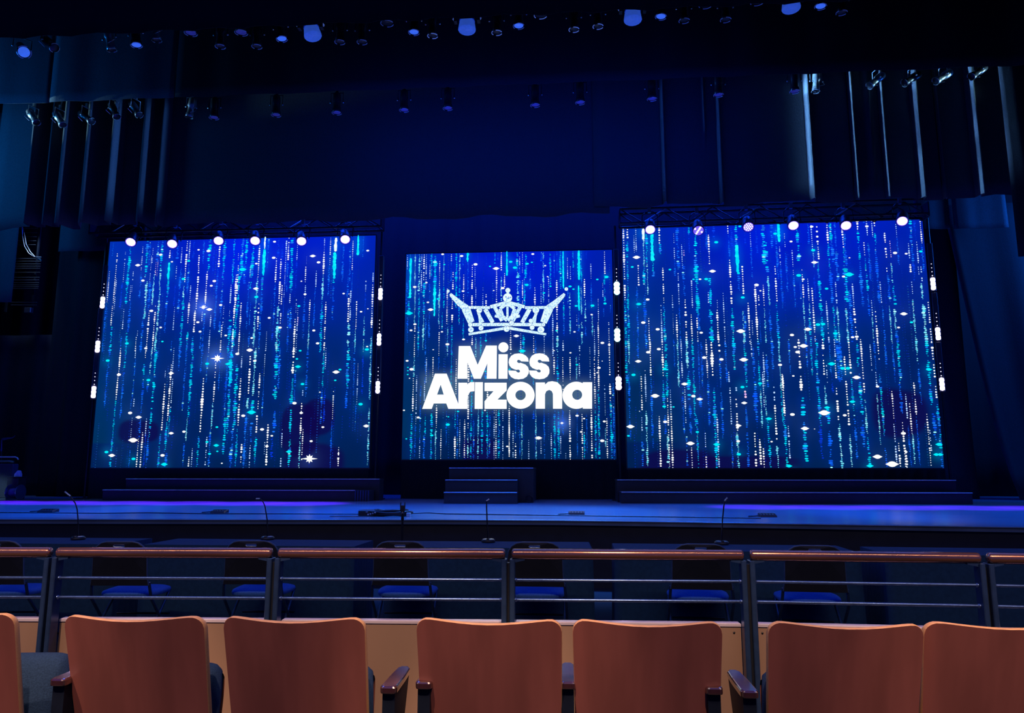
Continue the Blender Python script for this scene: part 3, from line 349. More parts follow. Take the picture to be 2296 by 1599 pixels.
for S, (x0, x1, z0, z1, Y) in WALLS.items():
    W = x1 - x0; H = z1 - z0
    root = thing('led_screen', WLAB[S], 'screen', (x0, Y, z0))
    cell = .04 if S != 'C' else .03
    nu = int(W / cell); nv = int(H / cell)
    E = {k: np.zeros((nv + 1, nu + 1)) for k in 'bcw'}
    bv, bf, bc = [], [], []; px_m = .0098 if S != 'C' else .0096
    def oval(x, z, a, b, col, n=8, dy=0., pointy=False):
        k = len(bv)
        for j in range(n):
            t = 2 * math.pi * j / n + (0 if n % 2 == 0 else .3); q = 1.
            if pointy: q = 1.25 if j == 0 or j == n // 2 else .82
            bv.append((x + a * q * math.cos(t), -.006 - dy, z + b * math.sin(t) * (.9 if pointy else 1)))
        bf.append(tuple(range(k, k + n))); c = s2l(col); bc.extend([(*c, 1)] * n)
    rs = random.Random({'L': 1, 'C': 2, 'R': 3}[S])
    for tok in STRANDS[S].split():
        m_ = re.match(r'(-?\d+),(\d+),(\d+)([A-Za-z])(\d+)', tok); X, a, b, k, wd = m_.groups()
        X = float(X) / 100; a = float(a) / 100; b = float(b) / 100; wd = float(wd) / 10
        if b <= a: continue
        X = min(max(X, .03), W - .03)
        c0, c1 = KCOL[k]; hw = wd * px_m * (1.04 if k in 'WwK' else 1.14)
        if k in 'sS':
            z = a; ph = rs.random() * 6
            while z < b:
                q = .8 + .2 * math.sin(z * 9 + ph) + rs.uniform(-.22, .22); c = c0 if rs.random() < .6 else c1
                oval(X + rs.uniform(-.15, .15) * hw, z, hw * q, .034, c, 8); z += .034
                i = int(X / cell); j = min(nv, int(z / cell)); E['c'][j, min(i, nu)] += .9
            continue
        sp = (3.7 + .55 * wd) * px_m if k in 'WwK' else (2.75 + .36 * wd) * px_m
        asp = {'W': .66, 'w': .8, 'K': .8, 'M': .46}.get(k, .36)
        z = b - sp * .4; ph = rs.random() * 6; per = rs.uniform(.35, .8); ln = b - a; jx = (.10 if k in 'WwK' else .34) if wd > 1.5 else .0; hw *= (1 if k in 'WwK' else .86)
        while z > a:
            t = (b - z) / max(ln, .01)
            q = .74 + .28 * math.sin(z / per * 2 * math.pi + ph) + rs.uniform(-.16, .16) * (1 if k in 'WwK' else 1.7)
            fade = min(1, t * 5 + .45, (1 - t) * 6 + .5); q *= fade
            if rs.random() > .06:
                mixf = rs.random(); c = [c0[i] * (1 - mixf) + c1[i] * mixf for i in range(3)]
                if k in 'BCbM':
                    dimf = rs.choice((.85, .95, 1, 1)) * (.7 + .3 * fade)
                    if k == 'C' and rs.random() < .3: c = [30, 125, 245]
                    c = [v * dimf for v in c]
                    if rs.random() < .035 and k in 'BC': c = [150, 240, 255]
                oval(X + rs.uniform(-1, 1) * hw * jx, z, hw * max(q, .4), hw * max(q, .4) * asp + .0035, c, 8 if wd > 1.5 else 6)
            i = min(nu, int(X / cell)); j = min(nv, int(z / cell))
            if k in 'BbCM': E['b'][j, i] += wd * .5 * (1.3 if k == 'C' else 1.)
            z -= sp * rs.uniform(.86, 1.16)
    # faint filler strands behind the main ones
    for _ in range(int(W * 16)):
        X = rs.uniform(.05, W - .05); b = rs.uniform(.3, H); a = max(0, b - rs.uniform(.4, 1.6)); z = b; top = b > H * .65
        c = (12, 60, 220) if rs.random() < .7 else (40, 110, 230); hw = rs.uniform(.008, .016)
        while z > a:
            oval(X, z, hw, hw * .5, [v * rs.uniform(.5, .9) for v in c], 6, -.002); z -= rs.uniform(.045, .06)
    for tok in SPARKS[S].split():
        m_ = re.match(r'(-?\d+),(-?\d+)([A-Z])(\d+)', tok); X, Z, k, wd = m_.groups(); X = float(X) / 100; Z = float(Z) / 100; wd = float(wd) / 10 * px_m; X = min(max(X, wd), W - wd); Z = min(max(Z, wd * .6), H - wd * .6)
        i = min(nu, max(0, int(X / cell))); j = min(nv, max(0, int(Z / cell)))
        if k == 'X':
            n0 = len(bv); pts = []
            for q in range(16):
                t = math.pi * q / 8; rr = [1, .30, .55, .30][q % 4]; rr = rr * (.55 if q in (4, 12) else 1)
                pts.append((X + wd * rr * math.cos(t), -.012, Z + wd * rr * math.sin(t)))
            bv.append((X, -.012, Z)); bv += pts; bf += [(n0, n0 + 1 + q, n0 + 1 + (q + 1) % 16) for q in range(16)]
            bc.extend([(*s2l((255, 255, 255)), 1)] * 17); E['w'][j, i] += 40; E['b'][j, i] += 60
        else:
            oval(X, Z, wd * .86, wd * .5, (255, 255, 255) if k == 'W' else (0, 225, 240), 12, .005, wd > .055)
            if wd > .045: E['w'][j, i] += 3 if k == 'W' else 0; E['c'][j, i] += 4 if k == 'C' else 0
    beads = MB(); beads.v = bv; beads.f = bf; beads.m = [0] * len(bf); beads.sm = [False] * len(bf)
    me = bpy.data.meshes.new('light_beads'); me.from_pydata(bv, [], bf); me.materials.append(M_BEAD)
    ob = bpy.data.objects.new('light_beads', me); COL.objects.link(ob); ob['kind'] = 'stuff'; set_col(ob, bc)
    # picture ground
    jj, ii = np.mgrid[0:nv + 1, 0:nu + 1]; v = jj / nv; u = ii / nu
    top = np.array(s2l((0, 34, 172))); mid = np.array(s2l((0, 36, 112))); bot = np.array(s2l((0, 32, 80)))
    tt = np.clip((v - .5) / .5, 0, 1)[..., None]; bb = np.clip(v / .5, 0, 1)[..., None]
    img = bot * (1 - bb) + mid * bb; img = img * (1 - tt) + top * tt
    ctr = np.exp(-((u - .55) ** 2) / .12) * np.clip((v - .55) / .35, 0, 1)
    img[..., 2] += .24 * ctr; img[..., 1] *= (1 - .35 * ctr)
    img[..., 1] += .012 * np.clip(.25 - u, 0, .25) / .25 * (v > .1)
    nz = blur(rng.standard_normal((nv + 1, nu + 1)), 9); nz /= abs(nz).max()
    img *= (1 + .22 * nz)[..., None]
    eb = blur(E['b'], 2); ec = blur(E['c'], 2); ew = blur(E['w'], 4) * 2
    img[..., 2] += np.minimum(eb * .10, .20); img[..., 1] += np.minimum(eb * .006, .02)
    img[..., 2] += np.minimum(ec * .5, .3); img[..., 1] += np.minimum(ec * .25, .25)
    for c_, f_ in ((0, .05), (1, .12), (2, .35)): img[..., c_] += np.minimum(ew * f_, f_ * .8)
    for ox, oz, ow, oh, dk in OVC[S]:
        d = np.clip(1.35 - np.sqrt((abs(u * W - ox) / ow) ** 3 + (abs(v * H - oz) / oh) ** 3) + .6 * nz, 0, 1)
        d = np.clip(d * 3, 0, 1)[..., None] * .8; img = img * (1 - d) + np.array(s2l((12, 4, 72))) * d
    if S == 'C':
        gl = np.zeros((nv + 1, nu + 1))  # camera bloom round the letters, painted into the screen colours
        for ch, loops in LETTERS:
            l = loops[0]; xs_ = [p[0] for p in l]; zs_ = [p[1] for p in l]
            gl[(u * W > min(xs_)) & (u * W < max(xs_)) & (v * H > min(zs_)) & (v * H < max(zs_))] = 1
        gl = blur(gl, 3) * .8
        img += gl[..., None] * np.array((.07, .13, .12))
    img = np.clip(img, 0, 1.2)
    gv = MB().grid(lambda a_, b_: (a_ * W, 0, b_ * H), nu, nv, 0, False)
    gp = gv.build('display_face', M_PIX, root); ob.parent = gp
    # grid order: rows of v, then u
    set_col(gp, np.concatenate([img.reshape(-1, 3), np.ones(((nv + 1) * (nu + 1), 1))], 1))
    # cabinets behind, in columns and rows of half metre
    nc = 12 if S != 'C' else 9; nr = 10 if S != 'C' else 9; cw = W / nc; chh = H / nr; cm = None
    cb = MB().bbox((.004, .02, .004), (cw - .004, .10, chh - .004), .006)
    for i in range(nc):
        for j in range(nr):
            if cm is None:
                q = cb.build('cabinet', M_BLK, root); cm = q
            else:
                q = cm.copy(); COL.objects.link(q)
            q.location = (i * cw, 0, j * chh)
    fr = MB(); fr.box((-.012, -.002, -.03), (W + .012, .11, -.001)); fr.box((-.012, -.002, H + .001), (W + .012, .11, H + .02))
    fr.box((-.014, -.002, 0), (-.002, .11, H)); fr.box((W + .002, -.002, 0), (W + .014, .11, H))
    fr.build('frame', M_BLK, root)
    zb = FL - z0
    lg = None
    for q_ in range(5 if S != 'C' else 4):
        xx = .3 + (W - .6) * q_ / (4 if S != 'C' else 3)
        MB().box((xx - .03, .02, zb), (xx + .03, .08, -.03)).box((xx - .03, .02, zb), (xx + .03, 1.0, zb + .05)).tube([(xx, .95, zb + .05), (xx, .1, 2.4)], .02, 6).build('support_leg', M_BLKM, root)
    pleat = MB().grid(lambda a_, b_: (a_ * W, -.02 + .012 * math.sin(a_ * W * 26), zb + (-.03 - zb) * b_), int(W * 16), 2, 0, True).build('skirt', M_VEL, root)
    if S == 'C':
        lr = None
        for ch, loops in LETTERS:
            bm = bmesh.new(); ed = []
            for l in loops:
                vv = [bm.verts.new((p[0], -.016, p[1])) for p in l]
                ed += [bm.edges.new((vv[i], vv[(i + 1) % len(vv)])) for i in range(len(vv))]
            bmesh.ops.triangle_fill(bm, use_beauty=True, use_dissolve=False, edges=ed)
            me = bpy.data.meshes.new('letter'); bm.to_mesh(me); bm.free(); me.materials.append(M_WHITE)
            o = bpy.data.objects.new('letter', me); COL.objects.link(o); o.parent = gp
        # crown picture
        cv, cf, cc = [], [], []; rj = random.Random(9)
        PAL = [(235, 248, 255), (190, 228, 248), (120, 175, 225), (90, 120, 200), (245, 252, 255), (160, 210, 240)]
        def quad(a, b, w0, w1, col, y):
            d = Vector((b[0] - a[0], b[1] - a[1])); L_ = d.length or 1; nrm = Vector((-d.y, d.x)) / L_; k = len(cv)
            for p, w_ in ((a, -w0), (b, -w1), (b, w1), (a, w0)): cv.append((p[0] + nrm.x * w_, y, p[1] + nrm.y * w_))
            cf.append((k, k + 1, k + 2, k + 3)); cc.extend([(*s2l(col), 1)] * 4)
        def disc(x, z, r, col, y, n=12):
            k = len(cv); cv.extend([(x + r * math.cos(2 * math.pi * i / n), y, z + r * math.sin(2 * math.pi * i / n)) for i in range(n)])
            cf.append(tuple(range(k, k + n))); cc.extend([(*s2l(col), 1)] * n)
        for a, b, w0, w1 in CROWN_BARS:
            quad(a, b, w0 + .006, w1 + .006, (10, 40, 120), -.0155); quad(a, b, w0, w1, (205, 236, 250), -.017)
            L_ = math.dist(a, b); ns = max(2, int(L_ / .018))
            for i in range(ns):
                t = (i + .5) / ns; ww = w0 + (w1 - w0) * t
                for _ in range(max(1, int(ww / .010))):
                    o_ = rj.uniform(-.8, .8) * ww; nx_ = -(b[1] - a[1]) / L_; nz_ = (b[0] - a[0]) / L_
                    disc(a[0] + (b[0] - a[0]) * t + nx_ * o_, a[1] + (b[1] - a[1]) * t + nz_ * o_, rj.uniform(.005, .011), rj.choice(PAL), -.018 - rj.random() * .002, 6)
        for x, z, r in CROWN_STONES:
            disc(x, z, r + .006, (20, 60, 140), -.021, 16); disc(x, z, r, (215, 240, 252), -.022, 16)
            for _ in range(int(r / .004)):
                t = rj.uniform(0, 6.28); q = rj.uniform(0, .75) * r; disc(x + q * math.cos(t), z + q * math.sin(t), r * .16, rj.choice(PAL), -.023 - rj.random() * .001, 6)
        me = bpy.data.meshes.new('crown_emblem'); me.from_pydata(cv, [], cf); me.materials.append(M_BEAD)
        o = bpy.data.objects.new('crown_emblem', me); COL.objects.link(o); o.parent = gp; set_col(o, cc)
        tag(o, 'pale blue jewelled crown above the lettering')

# ------------------------------------------------------------------ trusses and screen-top lamps
def truss(name, label, xa, xb, Y, z, dz=0.0):
    t = thing(name, label, 'truss', (xa, Y, z)); L_ = xb - xa; h = .29
    for (dy, dzz) in ((-h / 2, -h / 2), (h / 2, -h / 2), (-h / 2, h / 2), (h / 2, h / 2)):
        MB().tube([(0, dy, dzz), (L_, dy, dzz + dz)], .025, 8).build('chord', M_BLKM, t)
    n = int(L_ / .45); base = {}
    for i in range(n):
        x0_ = L_ * i / n; x1_ = L_ * (i + 1) / n; up = i % 2
        for dy in (-h / 2, h / 2):
            za, zb_ = (-h / 2, h / 2) if up else (h / 2, -h / 2)
            MB().tube([(x0_, dy, za), (x1_, dy, zb_)], .012, 6).build('brace', M_ALU if i % 4 == 1 and dy < 0 else M_BLKM, t)
    for x_ in (0, L_):
        MB().box((x_ - .01, -h / 2, -h / 2), (x_ + .01, h / 2, h / 2)).build('end_plate', M_BLKM, t)
    return t
truss('lighting_truss', 'black box truss spanning above the left screen', -9.95, -3.72, 14.25, 6.42)
truss('lighting_truss', 'black box truss spanning above the right screen', 1.12, 7.05, 14.25, 6.36, .05)
for (xa, xb, zz) in ((-9.95, -3.72, 6.42), (1.12, 7.05, 6.40)):
    pass

def led_par(lab, p, tx, state):
    """p: lens centre"""
    t = thing('stage_lamp', lab, 'lamp', p, 0, 'wash lamps along the truss')
    aim = Vector((tx, -1.0, -1.05)).normalized()
    b = MB().lathe([(.085, -.30), (.10, -.26), (.108, -.10), (.112, -.02), (.112, .0), (.098, .004), (.09, -.012)], 20, (0, 0, 0), aim, cap0=True)
    b.build('housing', M_BLK, t)
    mm = {'on': M_LED_ON, 'vio': M_LED_ON2, 'dots': M_LED_DIM, 'dim': M_LED_DIM}[state]
    ln = MB().lathe([(.0001, -.002), (.083, -.002)], 20, (0, 0, 0), aim).build('lens', mm, t)
    MB().lathe([(.083, .0), (.098, .005)], 20, (0, 0, 0), aim).build('lens_rim', M_GLOWRIM, t)
    up = Vector((0, 0, 1)); a = aim.cross(up).normalized(); bb = a.cross(aim).normalized()
    if state in ('dots', 'dim'):
        for i, (rr, k) in enumerate(((0, 1), (.038, 6), (.074, 12))):
            for j in range(k):
                th = 2 * math.pi * j / k
                if state == 'dim' and (i + j) % 3: continue
                q = aim * .001 + a * rr * math.cos(th) + bb * rr * math.sin(th)
                MB().lathe([(.0001, .003), (.013, .003), (.014, -.004)], 8, q, aim).build('diode', M_DOT if state == 'dots' else M_LED_ON2, ln)
    c = -aim * .16
    y = MB(); s = .15
    pts = [c + a * s, c + a * s + Vector((0, .04, .22)), c + a * (s * .5) + Vector((0, .06, .30)), c - a * (s * .5) + Vector((0, .06, .30)), c - a * s + Vector((0, .04, .22)), c - a * s]
    y.tube(pts, .012, 6); y.build('yoke', M_BLKM, t)
    MB().box(tuple(c + Vector((-.03, .03, .29))), tuple(c + Vector((.03, .09, .40)))).build('clamp', M_ALU, t)
names = ['first', 'second', 'third', 'fourth', 'fifth', 'sixth']
LL = [(293, 543, .35), (386, 547, .5), (490, 540, .5), (572, 540, .45), (676, 541, .45), (774, 537, .4)]
for i, (px, py, tx) in enumerate(LL):
    led_par('white glowing round lamp, %s from the left above the left screen' % names[i], atY(px, py, 13.9), tx, 'on')
RR = [(1458, 515, -.1, 'vio'), (1566, 517, -.1, 'dim'), (1678, 509, -.15, 'dots'), (1779, 506, -.2, 'vio'), (1897, 506, -.3, 'on'), (2023, 496, -.5, 'on')]
for i, (px, py, tx, s) in enumerate(RR):
    led_par({'vio': 'pale lit round lamp', 'dim': 'dark round lamp with a few lit dots', 'dots': 'violet round lamp with small diode dots', 'on': 'white glowing round lamp'}[s] +
            ', %s from the left above the right screen' % names[i], atY(px, py, 13.9), tx, s)

# ------------------------------------------------------------------ vertical lamp bars at the screen sides
def lamp_bar(lab, c, kind, rz):
    t = thing('lamp_bar', lab, 'lamp bar', c, rz, 'upright lamp bars at the screen edges')
    hs = MB().bbox((-.045, .0, -.16), (.045, .09, .80), .008).build('housing', M_BLK, t)
    for s in (-1, 1): MB().tube([(s * .043, -.004, -.15), (s * .043, -.004, .80)], .004, 6).build('edge_rail', M_RAIL, hs)
    m = {'w': M_LED_ON, 'v': M_LED_ON2, 'c': M_LED_CY}[kind]
    q_ = 1.4 if kind in 'cv' else 1.12
    for k in range(3):
        MB().lathe([(.0001, .016), (.030 * q_, .012), (.040 * q_, .0), (.042 * q_, -.006)], 14, (0, -.002, -.09 + k * .078), (0, -1, 0)).build('lit_cell', m, t)
    for k in range(8):
        MB().lathe([(.0001, .006), (.009 - .0006 * k, .003), (.010, -.004)], 8, (0, -.002, .15 + k * .078), (0, -1, 0)).build('diode', M_DOT if k < 4 else M_BLKM, hs)
    MB().box((-.02, .09, .3), (.02, .16, .36)).build('bracket', M_BLKM, t)
bars = [((230, 677), 'w', 'upper', 'left edge of the left screen', .5), ((219, 776), 'w', 'middle', 'left edge of the left screen', .5), ((210, 878), 'w', 'lower', 'left edge of the left screen', .5),
        ((853, 658), 'w', 'upper', 'right edge of the left screen', 0), ((850, 760), 'w', 'middle', 'right edge of the left screen', 0), ((847, 867), 'w', 'lower', 'right edge of the left screen', 0),
        ((1383, 645), 'c', 'upper', 'left edge of the right screen', 0), ((1384, 750), 'c', 'middle', 'left edge of the right screen', 0), ((1387, 858), 'v', 'lower', 'left edge of the right screen', 0),
        ((2092, 635), 'w', 'upper', 'right edge of the right screen', -.4), ((2103, 747), 'w', 'middle', 'right edge of the right screen', -.4), ((2112, 860), 'w', 'lower', 'right edge of the right screen', -.4)]
for (px, py), k, pos, side, rz in bars:
    p = atY(px, py, 14.35)
    lamp_bar('%s upright lamp bar at the %s' % (pos, side), (p.x, p.y, p.z), k, rz)
for nm, px in (('left edge of the left screen', 220), ('right edge of the left screen', 850), ('left edge of the right screen', 1384), ('right edge of the right screen', 2103)):
    p = atY(px, 760, 14.52)
    tag(MB().tube([(p.x, p.y, FL), (p.x, p.y, 6.3)], .024, 8).box((p.x - .16, p.y - .14, FL), (p.x + .16, p.y + .2, FL + .02)).build('support_pole', M_BLKM), 'dark upright pole carrying the lamp bars at the ' + nm, 'pole')

# ------------------------------------------------------------------ overhead lamps
def batten_pipe(name, lab, y, z, xa=-12, xb=11.5):
    t = thing(name, lab, 'pipe', (0, y, z)); MB().tube([(xa, 0, 0), (xb, 0, 0)], .025, 8).build('pipe', M_BLKM, t)
    k = xa + .5
    while k < xb: MB().tube([(k, 0, 0), (k, 0, 11.99 - z)], .004, 5).build('wire', M_BLKM, t); k += 3.2
batten_pipe('lighting_pipe', 'long black pipe carrying the upper row of hanging lamps', 11.0, 9.35)
batten_pipe('lighting_pipe', 'long black pipe carrying the lower row of hanging lamps', 13.35, 9.2)
M_MGLOW = mat('blue_glow_front', (.1, .2, .6), .4, emit=(.016, .055, .34), estr=1.0, sample=False)  # blue light reflected by the moving heads, put in as emission
M_MOV = mat('blue_lit_head', (.25, .45, .9), .5, nscale=6)  # blue light on the head put into its base colour
def spot_fix(lab, p, aim, kind, group, pz, metal=None, L_=.40, r=.085):
    """hanging can: p is the lens centre, pz the pipe height"""
    nm = {'moving': 'moving_head_lamp'}.get(kind, 'hanging_lamp')
    t = thing(nm, lab, 'lamp', p, 0, group); aim = Vector(aim).normalized(); mb_ = metal or M_BLKM
    up = Vector((0, 1, 0)) if abs(aim.z) > .9 else Vector((0, 0, 1)); a = aim.cross(up).normalized()
    if kind == 'moving':
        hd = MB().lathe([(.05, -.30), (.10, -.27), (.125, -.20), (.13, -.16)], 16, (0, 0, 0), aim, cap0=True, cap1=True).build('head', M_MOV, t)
        MB().lathe([(.118, -.155), (.128, -.12), (.145, -.01), (.14, 0), (.0001, .004)], 16, (0, 0, 0), aim).build('lens', M_MGLOW, hd)  # widened glowing front that carries the head's reflected blue
        c = -aim * .2
        for s in (-1, 1): MB().box(tuple(c + Vector((s * .19 - .025, -.05, -.05))), tuple(c + Vector((s * .19 + .025, .05, .30)))).build('yoke_arm', M_BLK, t)
        MB().bbox(tuple(c + Vector((-.2, -.13, .28))), tuple(c + Vector((.2, .13, .42))), .02).build('base', M_BLK, t)
        for s in (-1, 1): MB().lathe([(.0001, .02), (.03, .0)], 8, c + Vector((s * .22, -.02, .0)), (s, 0, 0)).build('pivot', M_LENSR, t)
        top = c + Vector((0, 0, .42))
    else:
        prof = [(.045, -L_), (.07, -L_ + .03), (.075, -L_ * .55), (r * .8, -L_ * .5), (r * .86, -.08), (r, -.06), (r, .0), (r * .93, .004)]
        bar = MB().lathe(prof, 16, (0, 0, 0), aim, cap0=True).build('barrel', mb_, t)
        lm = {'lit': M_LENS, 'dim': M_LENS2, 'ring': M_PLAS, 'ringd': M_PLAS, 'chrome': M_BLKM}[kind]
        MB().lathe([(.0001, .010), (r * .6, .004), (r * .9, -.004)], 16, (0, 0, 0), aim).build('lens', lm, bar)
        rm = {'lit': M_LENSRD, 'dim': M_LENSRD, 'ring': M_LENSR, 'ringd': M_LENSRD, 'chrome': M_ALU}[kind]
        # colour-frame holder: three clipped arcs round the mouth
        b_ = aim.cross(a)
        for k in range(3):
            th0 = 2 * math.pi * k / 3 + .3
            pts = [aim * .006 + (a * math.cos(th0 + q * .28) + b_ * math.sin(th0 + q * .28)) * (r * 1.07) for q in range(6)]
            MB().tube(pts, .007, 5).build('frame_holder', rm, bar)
        c = -aim * (L_ * .5); s = r + .035
        hgt = .20
        MB().tube([c + a * s, c + a * s + Vector((0, 0, hgt)), c - a * s + Vector((0, 0, hgt)), c - a * s], .009, 6).build('yoke', M_ALU if kind in ('chrome', 'ring') else mb_, t)
        for s_ in (-1, 1): MB().lathe([(.0001, .022), (.012, .02), (.014, 0)], 8, c + a * s * s_, a * s_).build('knob', M_CHROME, t)
        top = c + Vector((0, 0, hgt))
        MB().box(tuple(top + Vector((-.02, -.02, 0))), tuple(top + Vector((.02, .02, .09)))).build('clamp', M_ALU if kind in ('chrome',) else mb_, t)
        if kind == 'chrome':
            MB().tube([c + a * s, c + a * (s + .03) + Vector((0, -.05, -.08)), c + a * .02 + Vector((0, -.06, -.13))], .004, 5).build('safety_wire', M_CHROME, t)
    drop = pz - (Vector(p).z + top.z)
    if drop > .02: MB().tube([top + Vector((0, 0, .04)), Vector((top.x, (11.0 if pz > 9.3 else 13.35) - p[1], drop + top.z + .01))], .012, 6).build('drop_rod', mb_, t)
    return t
G1 = 'upper row of hanging lamps'; G2 = 'lower row of hanging lamps'; D = (0, .06, -1)
def ordn(i): return ['first', 'second', 'third', 'fourth', 'fifth', 'sixth', 'seventh', 'eighth', 'ninth', 'tenth', 'eleventh', 'twelfth', 'thirteenth'][i]
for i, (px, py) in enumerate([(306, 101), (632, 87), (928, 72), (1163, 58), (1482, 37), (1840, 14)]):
    spot_fix('hanging can with lens catching blue light, %s such from the left in the upper row' % ordn(i), atY(px, py, 11), (.15 if px < 700 else (-.1 if px > 1400 else 0), -.0, -1), 'lit', G1, 9.35, r=.085)
for i, (px, py, k) in enumerate([(494, 104, 'ringd'), (576, 104, 'ringd'), (762, 94, 'ringd'), (812, 94, 'ringd'), (970, 80, 'ring'), (1114, 73, 'ring'), (1287, 66, 'ring'), (1341, 59, 'ring'), (1534, 46, 'ringd'), (1627, 44, 'ringd'), (1887, 28, 'ringd')]):
    spot_fix('dark hanging can with a ringed mouth, %s such from the left in the upper row' % ordn(i), atY(px, py, 11), D, k, G1, 9.35, r=.078)
for i, (px, py, k) in enumerate([(428, 74, 'dim'), (541, 73, 'dim'), (868, 52, 'ringd'), (1212, 34, 'ring'), (1582, 11, 'ringd'), (1698, 4, 'ringd')]):
    spot_fix('wide dark can hung slightly higher than its neighbours, %s such from the left' % ordn(i), atY(px, py, 11.2), D, k, G1, 9.35, r=.10)
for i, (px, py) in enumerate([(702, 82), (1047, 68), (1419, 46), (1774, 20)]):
    spot_fix('blue lit moving head lamp, %s of four from the left in the upper row' % ordn(i), atY(px, py, 10.9), (.25 if i == 0 else 0, -.05, -1), 'moving', G1, 9.35)
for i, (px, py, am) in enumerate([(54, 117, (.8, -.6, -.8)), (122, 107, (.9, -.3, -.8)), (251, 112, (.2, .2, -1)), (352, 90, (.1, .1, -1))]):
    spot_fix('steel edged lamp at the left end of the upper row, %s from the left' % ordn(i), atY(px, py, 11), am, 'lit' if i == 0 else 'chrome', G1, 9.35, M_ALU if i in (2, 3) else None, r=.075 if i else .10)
for i, (px, py) in enumerate([(480, 264), (619, 258), (755, 253), (906, 247), (1004, 243), (1200, 236), (1301, 230), (1462, 222), (1611, 213), (1782, 205)]):
    spot_fix('faint dark lamp, %s from the left in the lower row' % ordn(i), atY(px, py, 13.0), (0, .05, -1), 'dim', G2, 9.2, r=.085)
for i, (px, py, am) in enumerate([(82, 275, (.7, -.2, -.9)), (141, 280, (.7, -.2, -.9)), (205, 272, (.8, -.2, -.6)), (262, 262, (.5, -.2, -.8)), (312, 258, (.6, -.2, -.8)), (424, 262, (-.15, 0, -1))]):
    spot_fix('steel lamp with glints at the left end of the lower row, %s from the left' % ordn(i), atY(px, py, 13.2), am, 'chrome', G2, 9.2, M_ALU if i in (0, 1, 5) else None, r=.07)
for i, (px, py, am) in enumerate([(1829, 205, (-.1, 0, -1)), (1950, 192, (-.8, -.2, -.7)), (2028, 186, (-.9, -.2, -.6)), (2098, 182, (-.9, -.2, -.6)), (2178, 172, (-.8, -.2, -.6))]):
    spot_fix('steel lamp with glints at the right end of the lower row, %s from the left' % ordn(i), atY(px, py, 13.2), am, 'chrome', G2, 9.2, M_ALU if i in (0, 1, 3) else None, r=.07)

# ------------------------------------------------------------------ stage furniture
def platform(name, lab, cat, a, b, mtop=M_BLK):
    t = thing(name, lab, cat, ((a[0] + b[0]) / 2, a[1], a[2])); ox, oy, oz = t.location
    MB().box((a[0] - ox, .012, 0), (b[0] - ox, b[1] - oy, b[2] - oz - .035)).build('body', M_BLK, t)
    MB().bbox((a[0] - ox - .006, 0, b[2] - oz - .035), (b[0] - ox + .006, b[1] - oy, b[2] - oz), .006).build('deck', mtop, t)
    MB().tube([(a[0] - ox, -.002, b[2] - oz - .006), (b[0] - ox, -.002, b[2] - oz - .006)], .008, 6).build('edge_trim', M_EDGE, t)
    return t
M_EDGE = mat('metal_edge_trim', (.75, .8, .95), .3, metal=.4, nscale=20)
platform('step_unit', 'lowest black step in front of the central screen', 'step', (-2.14, 12.88, FL), (-.86, 13.13, .98))
platform('step_unit', 'middle black step in front of the central screen', 'step', (-2.16, 13.14, FL), (-.87, 13.42, 1.19))
platform('stage_platform', 'black platform at the top of the steps under the central screen', 'platform', (-2.14, 13.43, FL), (-.60, 14.8, 1.40))
platform('riser_step', 'long low black riser in front of the left screen', 'riser', (-8.95, 13.76, FL), (-3.98, 14.08, .985))
platform('riser_step', 'long low black riser in front of the right screen', 'riser', (.96, 13.22, FL), (6.9, 13.7, .98))
platform('stage_platform', 'upper black platform behind the left riser', 'platform', (-8.7, 14.09, FL), (-3.6, 14.42, 1.19))
platform('stage_platform', 'upper black platform behind the right riser', 'platform', (.93, 13.72, FL), (6.9, 14.42, 1.185))
tr = thing('step_tread_stack', 'small ribbed black step at the right end of the left riser', 'step', (-3.83, 13.72, FL))
MB().box((-.14, .02, 0), (.14, .34, .20)).build('body', M_BLK, tr)
for k in range(6): MB().box((-.14 + k * .05, 0, .005), (-.118 + k * .05, .02, .20)).build('rib', M_RAIL, tr)
p = atZ(1195, 1120, FL); cc_ = thing('cable_coil', 'faint round coil standing right of the central steps', 'cable', (p.x, 13.3, FL + .07))
for k in range(3): MB().tube([(math.cos(t * .3) * (.065 - .008 * k), k * .012, math.sin(t * .3) * (.065 - .008 * k)) for t in range(22)], .006, 5).build('loop', M_BLKM, cc_)

# floor microphones and their cable
for i, (x0_, x1_, py) in enumerate([(82, 118, 1149), (470, 503, 1151), (1275, 1311, 1155), (1706, 1743, 1160)]):
    a = atZ(x0_, py, FL); b = atZ(x1_, py, FL); c = (a + b) / 2
    t = thing('floor_microphone', 'flat black floor microphone on the stage front, %s from the left' % ordn(i), 'microphone', c, 0, 'flat microphones along the stage front')
    hw = (b - a).length / 2
    MB().add([(-hw, 0, 0), (hw, 0, 0), (hw, .14, 0), (-hw, .14, 0), (-hw + .01, .01, .028), (hw - .01, .01, .028), (hw, .14, .045), (-hw, .14, .045)], [(0, 3, 2, 1), (4, 5, 6, 7), (0, 1, 5, 4), (1, 2, 6, 5), (2, 3, 7, 6), (3, 0, 4, 7)]).build('body', M_PLAS, t)
    MB().tube([(-hw - .14, .05, .008), (-hw - .06, .05, .012), (-hw, .05, .016)], .008, 6).build('plug', M_BLKM, t)
    for k in range(5): MB().box((-hw + .03 + k * hw * .36, .03, .030), (-hw + .03 + k * hw * .36 + .008, .12, .043)).build('grille_slot', M_BLKM, t)
pts = [atZ(x, y, FL + .008) for x, y in ((-40, 1149), (82, 1150), (230, 1151), (330, 1150), (470, 1152), (640, 1152), (815, 1153), (905, 1152), (960, 1150), (1000, 1152.5), (1275, 1156), (1490, 1159), (1706, 1162))]
tag(MB().tube(pts, .007, 6).build('microphone_cable', M_PLAS), 'thin dark cable running along the stage floor between the flat microphones', 'cable')
